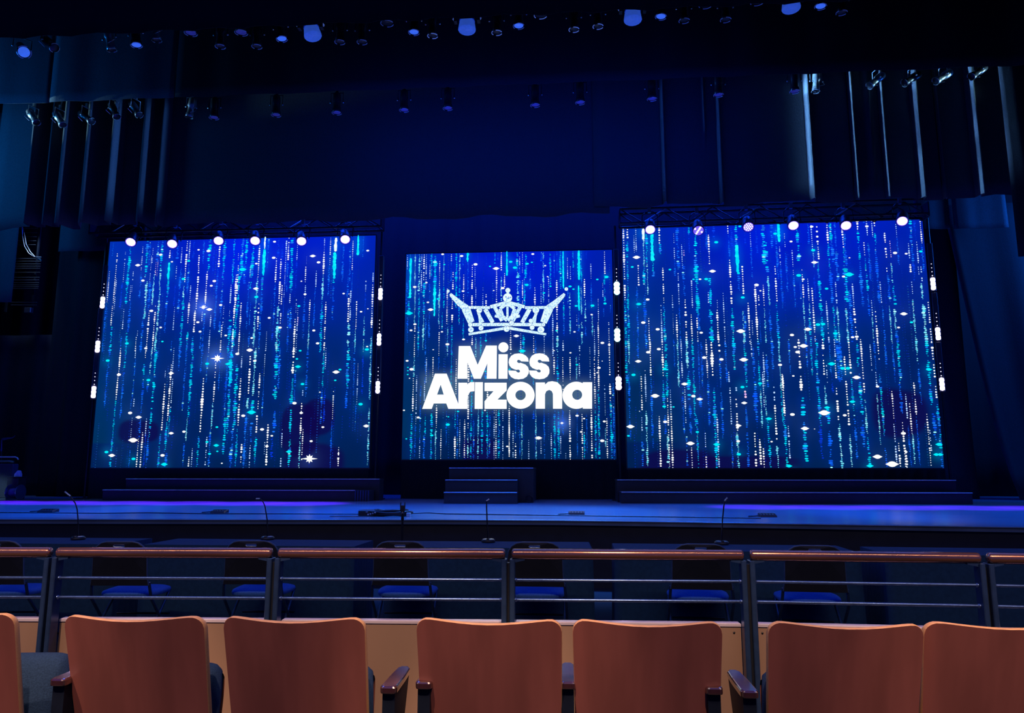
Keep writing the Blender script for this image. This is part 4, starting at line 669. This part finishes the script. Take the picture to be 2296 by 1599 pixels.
c = atZ(830, 1158, FL); t = thing('stage_box', 'small black cable box on the stage edge left of the mic stand', 'box', c)
MB().bbox((-.16, 0, 0), (.16, .22, .075), .01).build('body', M_BLK, t); MB().box((-.06, -.004, .05), (-.03, .0, .06)).build('socket', M_CHROME, t)
MB().box((-.5, -.1, 0), (.12, -.02, .006)).build('flap', M_BLK, t)
c = atZ(873, 1159, FL); t = thing('cable_bundle', 'heap of black cable lying beside the cable box on the stage edge', 'cable', c)
rj = random.Random(4)
for k in range(7):
    o_ = rj.uniform(-.04, .08); rr = rj.uniform(.13, .22)
    MB().tube([(rr * 1.25 * math.cos(q * .35) + rj.uniform(-.01, .01), .12 + rr * .6 * math.sin(q * .35), .014 + k * .010 + .006 * math.sin(q + k)) for q in range(19)], .012, 6).build('loop', M_PLAS, t)
for k in range(4): MB().box((-.28 + k * .03, -.02, .02 + .008 * k), (-.262 + k * .03, .0, .036 + .008 * k)).build('connector', M_CHROME, t)
MB().bbox((.22, -.03, .0), (.27, .05, .05), .006).build('plug', M_CHROME, t)

# microphone stand in the pit, its clip seen against the stage
c = atY(903, 1140, 7.7)
t = thing('microphone_stand', 'black stand with an empty forked clip rising in front of the stage edge', 'stand', (c.x, 7.7, 0))
zc = c.z
MB().lathe([(.13, 0), (.13, .015), (.03, .03), (.012, .05)], 20, cap0=True).build('base', M_BLKM, t)
MB().tube([(0, 0, .04), (0, 0, zc - .12)], .011, 8).tube([(0, 0, zc - .12), (0, 0, zc - .04)], .015, 8).build('pole', M_BLKM, t)
MB().lathe([(.012, 0), (.018, .01), (.012, .03)], 10, (0, 0, zc - .06)).build('collar', M_ALU, t)
MB().loft([[(-.012, -.012, zc - .045), (.012, -.012, zc - .045), (.012, .012, zc - .045), (-.012, .012, zc - .045)], [(-.024, -.014, zc - .02), (.024, -.014, zc - .02), (.024, .014, zc - .02), (-.024, .014, zc - .02)],
           [(-.026, -.014, zc + .03), (.026, -.014, zc + .03), (.026, .014, zc + .03), (-.026, .014, zc + .03)]]).box((-.026, -.012, zc + .03), (-.018, .012, zc + .062)).box((.018, -.012, zc + .03), (.026, .012, zc + .062)).build('clip', M_PLAS, t)

# equipment at far left wing
t = thing('equipment_cart', 'dark cart with cream and steel tubes at the left edge of the stage', 'cart', (-12.3, 14.5, FL))
a = atY(0, 1026, 13.5); 
def loc(px, py, Y, base): v_ = atY(px, py, Y); return (v_.x - base[0], Y - base[1], v_.z - base[2])
B_ = (-12.3, 14.5, FL)
MB().tube([loc(-70, 1025, 14.5, B_), loc(34, 1025, 14.5, B_), loc(39, 1027, 14.5, B_), loc(41, 1031, 14.5, B_)], .014, 8).build('top_rail', M_CREAM, t)
MB().tube([loc(-70, 1035, 14.45, B_), loc(20, 1034, 14.45, B_), loc(31, 1036, 14.45, B_)], .020, 8).build('handle_tube', M_ALU, t)
q0 = loc(-70, 1040, 14.5, B_); q1 = loc(23, 1116, 14.5, B_)
MB().bbox((q0[0], 0, 0), (q1[0], .16, q0[2]), .02).build('body', M_VEL2, t)
MB().tube([loc(3, 1012, 14.6, B_), loc(4, 988, 14.6, B_), loc(6, 985, 14.6, B_), loc(18, 983, 14.6, B_), loc(28, 982, 14.6, B_), loc(34, 977, 14.6, B_)], .012, 6, radii=[.018, .018, .03, .02, .01, .006]).build('hook_arm', M_RAIL, t)
MB().tube([loc(3, 1012, 14.6, B_), loc(3, 1041, 14.6, B_)], .016, 6).build('post', M_BLKM, t)
for px in (-60, 15):
    q = loc(px, 1120, 14.5, B_); MB().lathe([(.0001, -.02), (.05, -.02), (.05, .02), (.0001, .02)], 12, (q[0], .1, .05), (1, 0, 0)).build('wheel', M_PLAS, t)
c = atY(30, 1100, 14.15)
rc = thing('road_case', 'black equipment case at the left edge under the jug', 'case', (c.x - .02, 14.12, FL)); zt = atY(40, 1069, 14.2).z - FL
MB().bbox((-.12, 0, 0), (.12, .24, zt - .02), .015).build('body', M_BLK, rc); MB().bbox((-.125, -.005, zt - .02), (.125, .245, zt), .006).build('lid', M_BLK, rc)
c = atY(40, 1069, 14.2); jg = thing('jug', 'small pale blue jug standing on the black case at the left edge', 'jug', c)
MB().loft([[(-.06, -.03, 0), (.06, -.03, 0), (.06, .04, 0), (-.06, .04, 0)], [(-.058, -.03, .05), (.06, -.03, .05), (.06, .04, .05), (-.058, .04, .05)], [(-.02, -.02, .105), (.035, -.02, .105), (.035, .03, .105), (-.02, .03, .105)], [(-.0, -.015, .125), (.02, -.015, .125), (.02, .02, .125), (-.0, .02, .125)]]).build('body', M_JUG, jg)
MB().tube([(.03, 0, .10), (.05, 0, .118), (.062, 0, .10), (.06, 0, .06)], .006, 6).build('handle', M_JUG, jg)
c = atY(33, 1119, 13.92)
rl = thing('cable_reel', 'violet cable reel with round flanges on the floor at the left edge', 'reel', (c.x, 13.92, FL)); rr = .145
for s in (-1, 1): MB().lathe([(.02, -.008), (rr, -.008), (rr + .004, 0), (rr, .008), (.02, .008)], 28, (s * .105, 0, rr + .004), (1, 0, 0), cap0=True, cap1=True, smooth=False).build('flange', M_BAR, rl)
MB().lathe([(.075, -.1), (.08, -.05), (.078, 0), (.08, .05), (.075, .1)], 24, (0, 0, rr), (1, 0, 0), cap0=True, cap1=True).build('cable_windings', M_REEL, rl)
MB().tube([(-.12, -.08, .012), (.12, -.08, .012)], .008, 6).build('foot_bar', M_ALU, rl)
# slatted rack high at the left
rk = thing('slatted_rack', 'wall rack of thin horizontal metal bars high at the left edge', 'rack', (-12.3, 15.5, 4.6))
for py, xa, xb in [(512, 38, 84), (522, 37, 83), (531, 36, 82), (540, 35, 81), (549, 34, 80), (580, 33, 92), (586, 32, 92), (592, 31, 91), (597, 31, 91), (602, 30, 90), (611, 29, 90), (622, 28, 89), (628, 28, 88), (634, 28, 88), (639, 28, 87), (643, 28, 87), (647, 28, 86), (678, 26, 83), (684, 25, 82)]:
    a = atY(xa, py, 15.5); b = atY(xb, py, 15.5)
    MB().tube([(a.x + 12.3, 0, a.z - 4.6), (b.x + 12.3, 0, b.z - 4.6)], .009, 6).build('bar', M_ALU, rk)
for px in (30, 88):
    a = atY(px + 4, 505, 15.55); b = atY(px - 4, 700, 15.55); MB().box((a.x + 12.28, .02, b.z - 4.6), (a.x + 12.32, .06, 7.38)).build('upright', M_BLK, rk)
a = atY(64, 700, 15.5); MB().bbox((a.x + 12.22, -.05, a.z - 4.62), (a.x + 12.38, .05, a.z - 4.5), .01).build('junction_box', M_ALU, rk)
tag(MB().tube([atY(49, 508, 15.3), atY(50, 530, 15.3), atY(55, 552, 15.3), atY(64, 568, 15.3), atY(76, 576, 15.3), atY(93, 577, 15.3)], .012, 6).build('hanging_cable', M_ALU), 'pale cable looping down in front of the slatted rack', 'cable')
tag(MB().tube([atY(50, 508, 15.305), atY(55, 528, 15.32), atY(59, 548, 15.32), atY(68, 565, 15.32), atY(80, 578, 15.32), atY(93, 584, 15.32)], .012, 6).build('hanging_cable', M_ALU), 'second pale cable looping just below the first at the rack', 'cable')

# ------------------------------------------------------------------ pit: tables, desk microphones, folding chairs
TBL = [(-5.75, -3.86), (-3.62, -1.76), (-1.50, .20), (.38, 2.26), (2.42, 4.3)]
TB = ['draped black table at the far left behind the railing', 'draped black table behind the second folding chair', 'draped black table in the middle carrying the third desk microphone',
      'draped black table right of the gap, behind the fifth folding chair', 'draped black table at the far right behind the railing']
TYS = [6.74, 6.72, 6.68, 6.57, 6.42]
for i, (xa, xb) in enumerate(TBL):
    yf = TYS[i]; yn = yf - .55
    t = thing('draped_table', TB[i], 'table', ((xa + xb) / 2, (yn + yf) / 2, 0), R((0, -1.5, 1, -1.5, -3)[i]), 'black draped tables in the pit'); hw = (xb - xa) / 2
    MB().bbox((-hw, -.275, .705), (hw, .275, .74), .008).build('tabletop', M_CLOTH, t)
    m = MB(); per = []
    N_ = 96
    for k in range(N_):
        q = k / N_ * 4; s = int(q); u = q - s
        c4 = [(-hw, -.275), (hw, -.275), (hw, .275), (-hw, .275)]; a, b = c4[s], c4[(s + 1) % 4]
        per.append((a[0] + (b[0] - a[0]) * u, a[1] + (b[1] - a[1]) * u))
    def rg(z, o): return [(x * (1 + o * .004 * math.sin(k * 1.9) + (o * .004)), y * (1 + o * .02 * math.sin(k * 1.9) + o * .012), z) for k, (x, y) in enumerate(per)]
    m.loft([rg(.74, 0), rg(.6, .6), rg(.3, 1.3), rg(.01, 2)], 0, False, False, True).build('drape', M_CLOTH, t)
def at_table(px, py): return atZ(px, py, .742)
MICS = [((175, 1210), [(175, 1203), (175, 1165), (173, 1142), (168, 1127), (158, 1113), (148, 1105)], 'on the left table'),
        ((600, 1210), [(600, 1203), (599, 1165), (594, 1135), (589, 1124), (583, 1119), (576, 1119)], 'behind the second folding chair'),
        ((1095, 1216), [(1094, 1208), (1092, 1165), (1091, 1135), (1091, 1124), (1096, 1121)], 'on the middle table'),
        ((1618, 1221), [(1618, 1212), (1620, 1165), (1623, 1135), (1625, 1124), (1630, 1118)], 'on the table behind the fifth folding chair')]
for b, pts, lab in MICS:
    c = at_table(*b); t = thing('desk_microphone', 'thin gooseneck desk microphone %s' % lab, 'microphone', c, 0, 'gooseneck microphones on the tables')
    bs = MB().lathe([(.058, 0), (.062, .008), (.060, .020), (.050, .027), (.0001, .030)], 24, cap0=True).build('base', M_PLAS, t)
    MB().lathe([(.052, .0262), (.040, .0292), (.022, .0305)], 20, (0, 0, .001)).build('base_top', M_ALU, bs)
    MB().box((-.012, -.058, .02), (.012, -.02, .033)).build('switch', M_PLAS, bs)
    P = [atY(px, py, c.y + .01) - c for px, py in pts]
    MB().tube([Vector((0, 0, .02))] + P, .0055, 6, radii=[.008] + [.0055] * (len(P) - 1) + [.005]).build('gooseneck', M_BLKM, t)
    MB().tube([P[-2], P[-1], P[-1] + (P[-1] - P[-2]) * .25], .009, 8).build('capsule', M_ALU, t)

M_LIP = mat('bluish_edge', (.05, .09, .22), .35, nscale=10)  # lip lighter and bluer than the black back
def folding_chair(lab):
    t = thing('folding_chair', lab, 'chair', (0, 0, 0), 0, 'black folding chairs in a row')
    # moulded back with handle slot; chair faces +y (the stage)
    out = []; w_ = .205; r_ = .09
    outl = [(-w_ - .012, .52), (-w_, .60), (-w_ + .004, .72), (-w_ + .012, .775), (-w_ + .035, .81), (-w_ + .07, .832), (-w_ + .11, .84), (w_ - .11, .84), (w_ - .07, .832), (w_ - .035, .81), (w_ - .012, .775), (w_ - .004, .72), (w_, .60), (w_ + .012, .52)]
    hole = [(-.045, .812), (-.038, .821), (.038, .821), (.045, .812), (.038, .803), (-.038, .803)]
    def yb(x, z): return -.03 * ((z - .52) / .32) - .02 + .35 * x * x
    bm = bmesh.new(); ed = []
    for l in (outl, hole):
        vv = [bm.verts.new((x, 0, z)) for x, z in l]; ed += [bm.edges.new((vv[i], vv[(i + 1) % len(vv)])) for i in range(len(vv))]
    bmesh.ops.triangle_fill(bm, use_beauty=True, edges=ed)
    for v_ in bm.verts: v_.co.y = yb(v_.co.x, v_.co.z)
    me = bpy.data.meshes.new('backrest'); bm.to_mesh(me); bm.free(); me.materials.append(M_PLAS)
    o = bpy.data.objects.new('backrest', me); COL.objects.link(o); o.parent = t
    so = o.modifiers.new('t', 'SOLIDIFY'); so.thickness = .014; be = o.modifiers.new('b', 'BEVEL'); be.width = .003; be.segments = 2
    # rounded lip
    MB().tube([(x, yb(x, z) - .004, z) for x, z in outl], .0075, 6).build('back_lip', M_LIP, o)
    MB().tube([(x, yb(x, z) - .008, z) for x, z in hole + hole[:1]], .0048, 6).build('handle_slot_rim', M_CHROME, o)
    for s in (-1, 1):
        MB().lathe([(.0001, .003), (.006, .002), (.007, 0)], 8, (s * .13, yb(.13, .795) - .008, .796), (0, -1, 0)).build('rivet', M_BLKM, o)
        MB().tube([(s * (w_ + .012), .0, .54), (s * (w_ + .022), .03, .42), (s * (w_ + .024), .22, .22), (s * (w_ + .02), .40, .012)], .011, 8).build('leg', M_RAIL, t)
        MB().tube([(s * (w_ + .004), .36, .44), (s * (w_ + .006), .18, .26), (s * (w_ + .012), -.06, .012)], .011, 8).build('leg', M_RAIL, t)
    def seat(u, v):
        a = u * 2 * math.pi; rx = .205 + .02 * math.cos(a * 2) * 0; n_ = 3.2
        cx = abs(math.cos(a)) ** (2 / n_) * math.copysign(1, math.cos(a)); sy = abs(math.sin(a)) ** (2 / n_) * math.copysign(1, math.sin(a))
        k = [0, .55, .85, .97, 1.0, .97][int(round(v * 5))]; z = [.474, .472, .466, .456, .442, .425][int(round(v * 5))]
        return (cx * .225 * k * (1 + .05 * sy), .24 + sy * .205 * k, z)
    MB().grid(seat, 40, 5).build('seat', M_SEATF, t)
    MB().tube([(-.21, .37, .25), (.21, .37, .25)], .008, 6).build('cross_bar', M_BLKM, t)
    MB().tube([(-.21, -.03, .10), (.21, -.03, .10)], .008, 6).build('cross_bar', M_BLKM, t)
    return t
CH = [(-4.30, 5.42, 4, 'folding chair at the left edge, only its blue seat corner in view'), (-3.34, 5.44, 3, 'folding chair left of the first long handrail section, first full one'), (-2.38, 5.57, 2, 'folding chair right behind the second railing post'),
      (-1.245, 5.60, 0, 'folding chair in front of the microphone stand'), (-.24, 5.62, -1, 'folding chair right of the middle railing post'), (.965, 5.57, -3, 'folding chair in front of the fourth desk microphone'), (1.75, 5.52, -4, 'rightmost folding chair of the row')]
fc = None
for x, y, rz, lab in CH:
    if fc is None: c = fc = folding_chair(lab)
    else: c = copy_tree(fc); c['label'] = lab
    c.location = (x, y, 0); c.rotation_euler = (0, 0, R(rz))

# ------------------------------------------------------------------ low wall with railing
RP = [(-5.1, 3.66), (-3.92, 3.73), (-2.702, 3.79), (-1.525, 3.845), (-.304, 3.89), (.913, 3.925), (2.05, 3.885), (3.25, 3.80), (4.4, 3.70)]
lw = bpy.data.objects.new('wall_front', None); COL.objects.link(lw); struct(lw, 'low maple panelled wall under the railing')
rail = thing('guard_railing', 'bronze handrail on dark steel posts with two thin bars over the low wall', 'railing', (0, 0, 0))
WT = .602
for i in range(len(RP) - 1):
    a = Vector((*RP[i], 0)); b = Vector((*RP[i + 1], 0)); d = (b - a).normalized(); nrm = Vector((-d.y, d.x, 0))
    g0 = a + d * .034; g1 = b - d * .034
    def slab(off0, off1, z0_, z1_, name, m, e=.0):
        A = g0 + nrm * off0 - d * e; B = g1 + nrm * off0 + d * e; Cc = g1 + nrm * off1 + d * e; Dd = g0 + nrm * off1 - d * e
        rr = .004
        ring = lambda z, k: [tuple((A + (d + nrm) * k) + Vector((0, 0, z))), tuple((B + (-d + nrm) * k) + Vector((0, 0, z))), tuple((Cc + (-d - nrm) * k) + Vector((0, 0, z))), tuple((Dd + (d - nrm) * k) + Vector((0, 0, z)))]
        return MB().loft([ring(z0_, 0), ring(z1_ - rr, 0), ring(z1_, rr)]).build(name, m, lw)
    pn = slab(.045, .085, .10, WT - .016, 'panel', M_TAN)
    slab(.040, .092, WT - .016, WT, 'cap', M_CAP)
    slab(.050, .08, 0, .10, 'plinth', M_BLK)
    for q in (g0 + d * .035, g1 - d * .035):
        MB().lathe([(.0001, .003), (.005, .002), (.006, 0)], 8, q + nrm * .045 + Vector((0, 0, .555)), -nrm).build('screw', M_BLKM, pn)
    # hand rail section with rounded ends
    h0 = a + d * .016; h1 = b - d * .016; zz = Vector((0, 0, .944)); L_ = (h1 - h0).length
    prof = [(.0001, 0), (.017, .001), (.025, .006), (.027, .014), (.027, L_ - .014), (.025, L_ - .006), (.017, L_ - .001), (.0001, L_)]
    MB().lathe(prof, 28, h0 + zz, d).build('handrail', M_COPPER, rail)
    z1_ = atY(870, 1299, 3.87).z; z2_ = atY(870, 1343, 3.87).z
    for z_ in (z1_, z2_):
        MB().tube([g0 + d * -.012 + Vector((0, 0, z_)), g1 + d * .012 + Vector((0, 0, z_))], .0075, 10).build('thin_bar', M_BAR, rail)
        for q in (g0 + d * .002, g1 - d * .002): MB().lathe([(.0001, .010), (.009, .008), (.010, 0)], 10, q + Vector((0, 0, z_)), (d if q == g0 + d * .002 else -d)).build('bar_end_cap', M_BAR, rail)
    for q, s in ((g0, 1), (g1, -1)):
        MB().loft([[tuple(q + d * s * -.02 + nrm * yy + Vector((0, 0, .90))) for yy in (-.016, .016)] + [tuple(q + d * s * .05 + nrm * yy + Vector((0, 0, .914))) for yy in (.016, -.016)],
                   [tuple(q + d * s * -.02 + nrm * yy + Vector((0, 0, .920))) for yy in (-.016, .016)] + [tuple(q + d * s * .05 + nrm * yy + Vector((0, 0, .920))) for yy in (.016, -.016)]]).build('saddle', M_RAIL, rail)
for x, y in RP[1:-1]:
    for s in (-1, 1):
        MB().bbox((x + s * .021 - .013, y - .032, .12), (x + s * .021 + .013, y + .034, .92), .004).build('post', M_RAIL, rail)
    MB().box((x - .008, y - .006, .12), (x + .008, y + .03, .90)).build('post_web', M_BLK, rail)

# ------------------------------------------------------------------ auditorium seats
TILT = R(16)
def seat_back(hw=.258, H=.56):
    us = [-1, -.985, -.965, -.94, -.91, -.87, -.8, -.7, -.55, -.4, -.2, 0, .2, .4, .55, .7, .8, .87, .91, .94, .965, .985, 1]
    rc = .045; ths = .031; front = []; back = []; nv = 10
    def top(x):
        e = abs(x) - (hw - rc); t = 0
        if e > 0: t = rc - math.sqrt(max(0, rc * rc - min(e, rc) ** 2))
        return H - t - .013 * math.cos(min(1, abs(x) / (hw * .86)) * math.pi / 2) ** 1.4 - .003
    def yy(x, v): return -.045 * (1 - (x / hw) ** 2) * (.4 + .6 * v)
    rings = []
    vsb, vsf = [], []
    for j in range(nv + 1):
        v = j / nv
        for u in us:
            x = u * hw; z = top(x) * v; wsc = 1 - .035 * (1 - v)
            vsb.append((x * wsc, yy(x, v), z)); vsf.append((x * wsc, yy(x, v) + ths, z))
    return us, nv, vsb, vsf
def tiltv(p):
    x, y, z = p; return (x, y * math.cos(TILT) - (z - .56) * math.sin(TILT), .30 + z * math.cos(TILT))
def make_seat(lab):
    t = thing('auditorium_seat', lab, 'seat', (0, 0, 0), 0, 'wooden backed auditorium seats in a row')
    us, nv, vb, vf = seat_back(); n_ = len(us); m = MB()
    m.add([tiltv(p) for p in vb], [(j * n_ + i, j * n_ + i + 1, (j + 1) * n_ + i + 1, (j + 1) * n_ + i) for j in range(nv) for i in range(n_ - 1)], 0, True)
    m.add([tiltv(p) for p in vf], [(j * n_ + i, j * n_ + i + 1, (j + 1) * n_ + i + 1, (j + 1) * n_ + i) for j in range(nv) for i in range(n_ - 1)], 0, True)
    bk = m.build('backrest', [M_WOOD], t)
    # layered edge band
    idx = [j * n_ for j in range(nv + 1)] + [nv * n_ + i for i in range(1, n_)] + [j * n_ + n_ - 1 for j in range(nv - 1, -1, -1)]
    eb = MB(); A = [tiltv(vb[k]) for k in idx]; B = [tiltv(vf[k]) for k in idx]
    cen = Vector((0, 0, .55)); rows = [A, [], [], B]
    for k in range(len(idx)):
        a = Vector(A[k]); b = Vector(B[k]); o_ = ((a + b) / 2 - Vector((0, (a.y + b.y) / 2, .5))).normalized() * .0025
        rows[1].append(tuple(a.lerp(b, .18) + o_)); rows[2].append(tuple(a.lerp(b, .82) + o_))
    eb.loft(rows, 0, False, False, True, closed=False).build('edge_band', M_PLY, bk)
    MB().grid(lambda u, v: tiltv(((u - .5) * .47, .028 + .05 * math.sin(math.pi * u) ** .35 * math.sin(math.pi * v) ** .35 - .045 * (1 - ((u - .5) * 2) ** 2), .04 + .44 * v)), 16, 12).build('back_cushion', M_FABRIC, t)
    # tipped-up seat cushion
    def cush(u, v):
        a = 2 * math.pi * u; n2 = 2 / 3.0
        cy = math.copysign(abs(math.cos(a)) ** n2, math.cos(a)); cz = math.copysign(abs(math.sin(a)) ** n2, math.sin(a))
        x = (v - .5) * 2; k = (1 - abs(x) ** 8) ** .5 if abs(x) < 1 else 0
        e = max(0, 1 - abs(x) ** 14) ** .5
        return (x * .262, .17 + (.075 * cy * (.55 + .45 * k) + .04 * cz) * e, .42 + .205 * cz * (.90 + .10 * k) * (.55 + .45 * e) * (1 if e > 0 else 0))
    MB().grid(cush, 28, 24).build('seat_cushion', M_FABRIC, t)
    MB().grid(lambda u, v: (lambda q: (q[0] * 1.0, .17 + (q[1] - .17) * 1.0 + .012, q[2] * .98))(cush(.75 + .5 * u if False else (-.22 + .44 * u), .03 + .94 * v)), 8, 10).build('seat_pan', M_WOOD, t)
    for s in (-1, 1):
        MB().box((s * .20 - .02, .03, .26), (s * .20 + .02, .12, .34)).box((s * .20 - .015, .05, 0), (s * .20 + .015, .11, .28)).build('pedestal', M_BLKM, t)
    MB().tube([(-.24, .09, .28), (.24, .09, .28)], .018, 8).build('cross_beam', M_BLKM, t)
    return t
SE = [(-302, 33, 'auditorium seat cut off at the left edge of the picture'), (133, 463, 'auditorium seat in front of the leftmost railing post, second from the left'), (492, 823, 'auditorium seat left of the wide gap with a visible armrest, third from the left'),
      (928, 1264, 'auditorium seat in front of the middle railing post'), (1281, 1623, 'auditorium seat just right of the middle seat, left of the right gap'), (1728, 2067, 'auditorium seat right of the right gap and the thick post'), (2084, 2424, 'auditorium seat cut off at the right edge of the picture')]
s0 = None; SY = [2.60, 2.61, 2.635, 2.65, 2.66, 2.68, 2.69]
for i, (xa, xb, lab) in enumerate(SE):
    yy_ = SY[i]; X = (atY(xa, 1400, yy_ + .03).x + atY(xb, 1400, yy_ + .03).x) / 2
    if s0 is None: c = s0 = make_seat(lab)
    else: c = copy_tree(s0); c['label'] = lab
    zt = .30 + .56 * math.cos(TILT)
    c.location = (X, yy_ + .03, atY((xa + xb) / 2, [1380, 1384, 1387, 1391, 1395, 1400, 1401][i], yy_).z - zt + .000); c.rotation_euler = (0, 0, R([7, 1.5, .8, 0, -.8, -1.5, -2][i]))
    c.location.z = max(c.location.z, -.02)

for ch in kids(s0):
    if ch.name.startswith('seat_cushion') or ch.name.startswith('seat_pan'): ch.location = (.075, .10, 0)

# arm stands between the seats
def arm_stand(lab, xc, y0, z=.63, rz=0.):
    t = thing('armrest_stand', lab, 'armrest', (xc, y0, 0), rz, 'armrests between the seats'); hw = .030; L_ = .27
    def ring(i, zz): return [(-hw + i + .003, .002 + i, zz), (-hw + i + .007, -.002 + i, zz), (-hw + i + .012, -.004 + i, zz), (hw - i - .012, -.004 + i, zz), (hw - i - .006, -.002 + i, zz), (hw - i - .002, .003 + i, zz), (hw - i, .012 + i, zz), (hw * .93 - i, L_ * .6, zz - .0), (hw * .80 - i, L_ - i - .02, zz), (hw * .5 - i, L_ - i, zz), (-hw * .5 + i, L_ - i, zz), (-hw * .80 + i, L_ - i - .02, zz), (-hw * .93 + i, L_ * .6, zz), (-hw + i, .012 + i, zz)]
    MB().loft([ring(.001, z - .024), ring(0, z - .020), ring(0, z - .006), ring(.0025, z - .0015), ring(.005, z)], 0, True, True, False).build('arm_pad', M_ARM, t)
    vs = []
    for s in (-1, 1):
        for y, zz in ((.012, z - .024), (L_ - .025, z - .024), (.12, .36), (.11, .30), (.02, .30), (.012, .40)): vs.append((s * .022, y, zz))
    MB().add(vs, [(0, 1, 2, 3, 4, 5), (11, 10, 9, 8, 7, 6)] + [(k, (k + 1) % 6, 6 + (k + 1) % 6, 6 + k) for k in range(6)]).build('bracket', M_RAILB, t)
    MB().bbox((-.02, .03, 0), (.02, .10, .31), .004).build('post', M_BLKM, t)
    MB().bbox((-.06, -.02, 0), (.06, .16, .015), .004).build('foot', M_BLKM, t)
    return t
M_RAILB = mat('dark_blue_enamel', (.006, .010, .022), .5, nscale=20, spec=.15)
for px, py, lab in ((120, 1526, 'wooden armrest between the two leftmost seats, lit violet on top'), (867, 1543, 'wooden armrest right of the third seat, fully visible in the left gap'), (940, 1543, 'wooden armrest peeking out left of the middle seat'),
                    (1273, 1543, 'narrow blue lit armrest between the middle seat and the one right of it'), (1612, 1556, 'wooden armrest tip showing right of the fifth seat'), (1685, 1553, 'wooden armrest left of the sixth seat, fully visible in the right gap')):
    p = atZ(px, py, .63); arm_stand(lab, p.x, p.y + (.075 if px in (940, 1273, 1612) else .02))
# floor level pieces seen between the seats
p = atY(1590 / 1, 1590, 2.8)
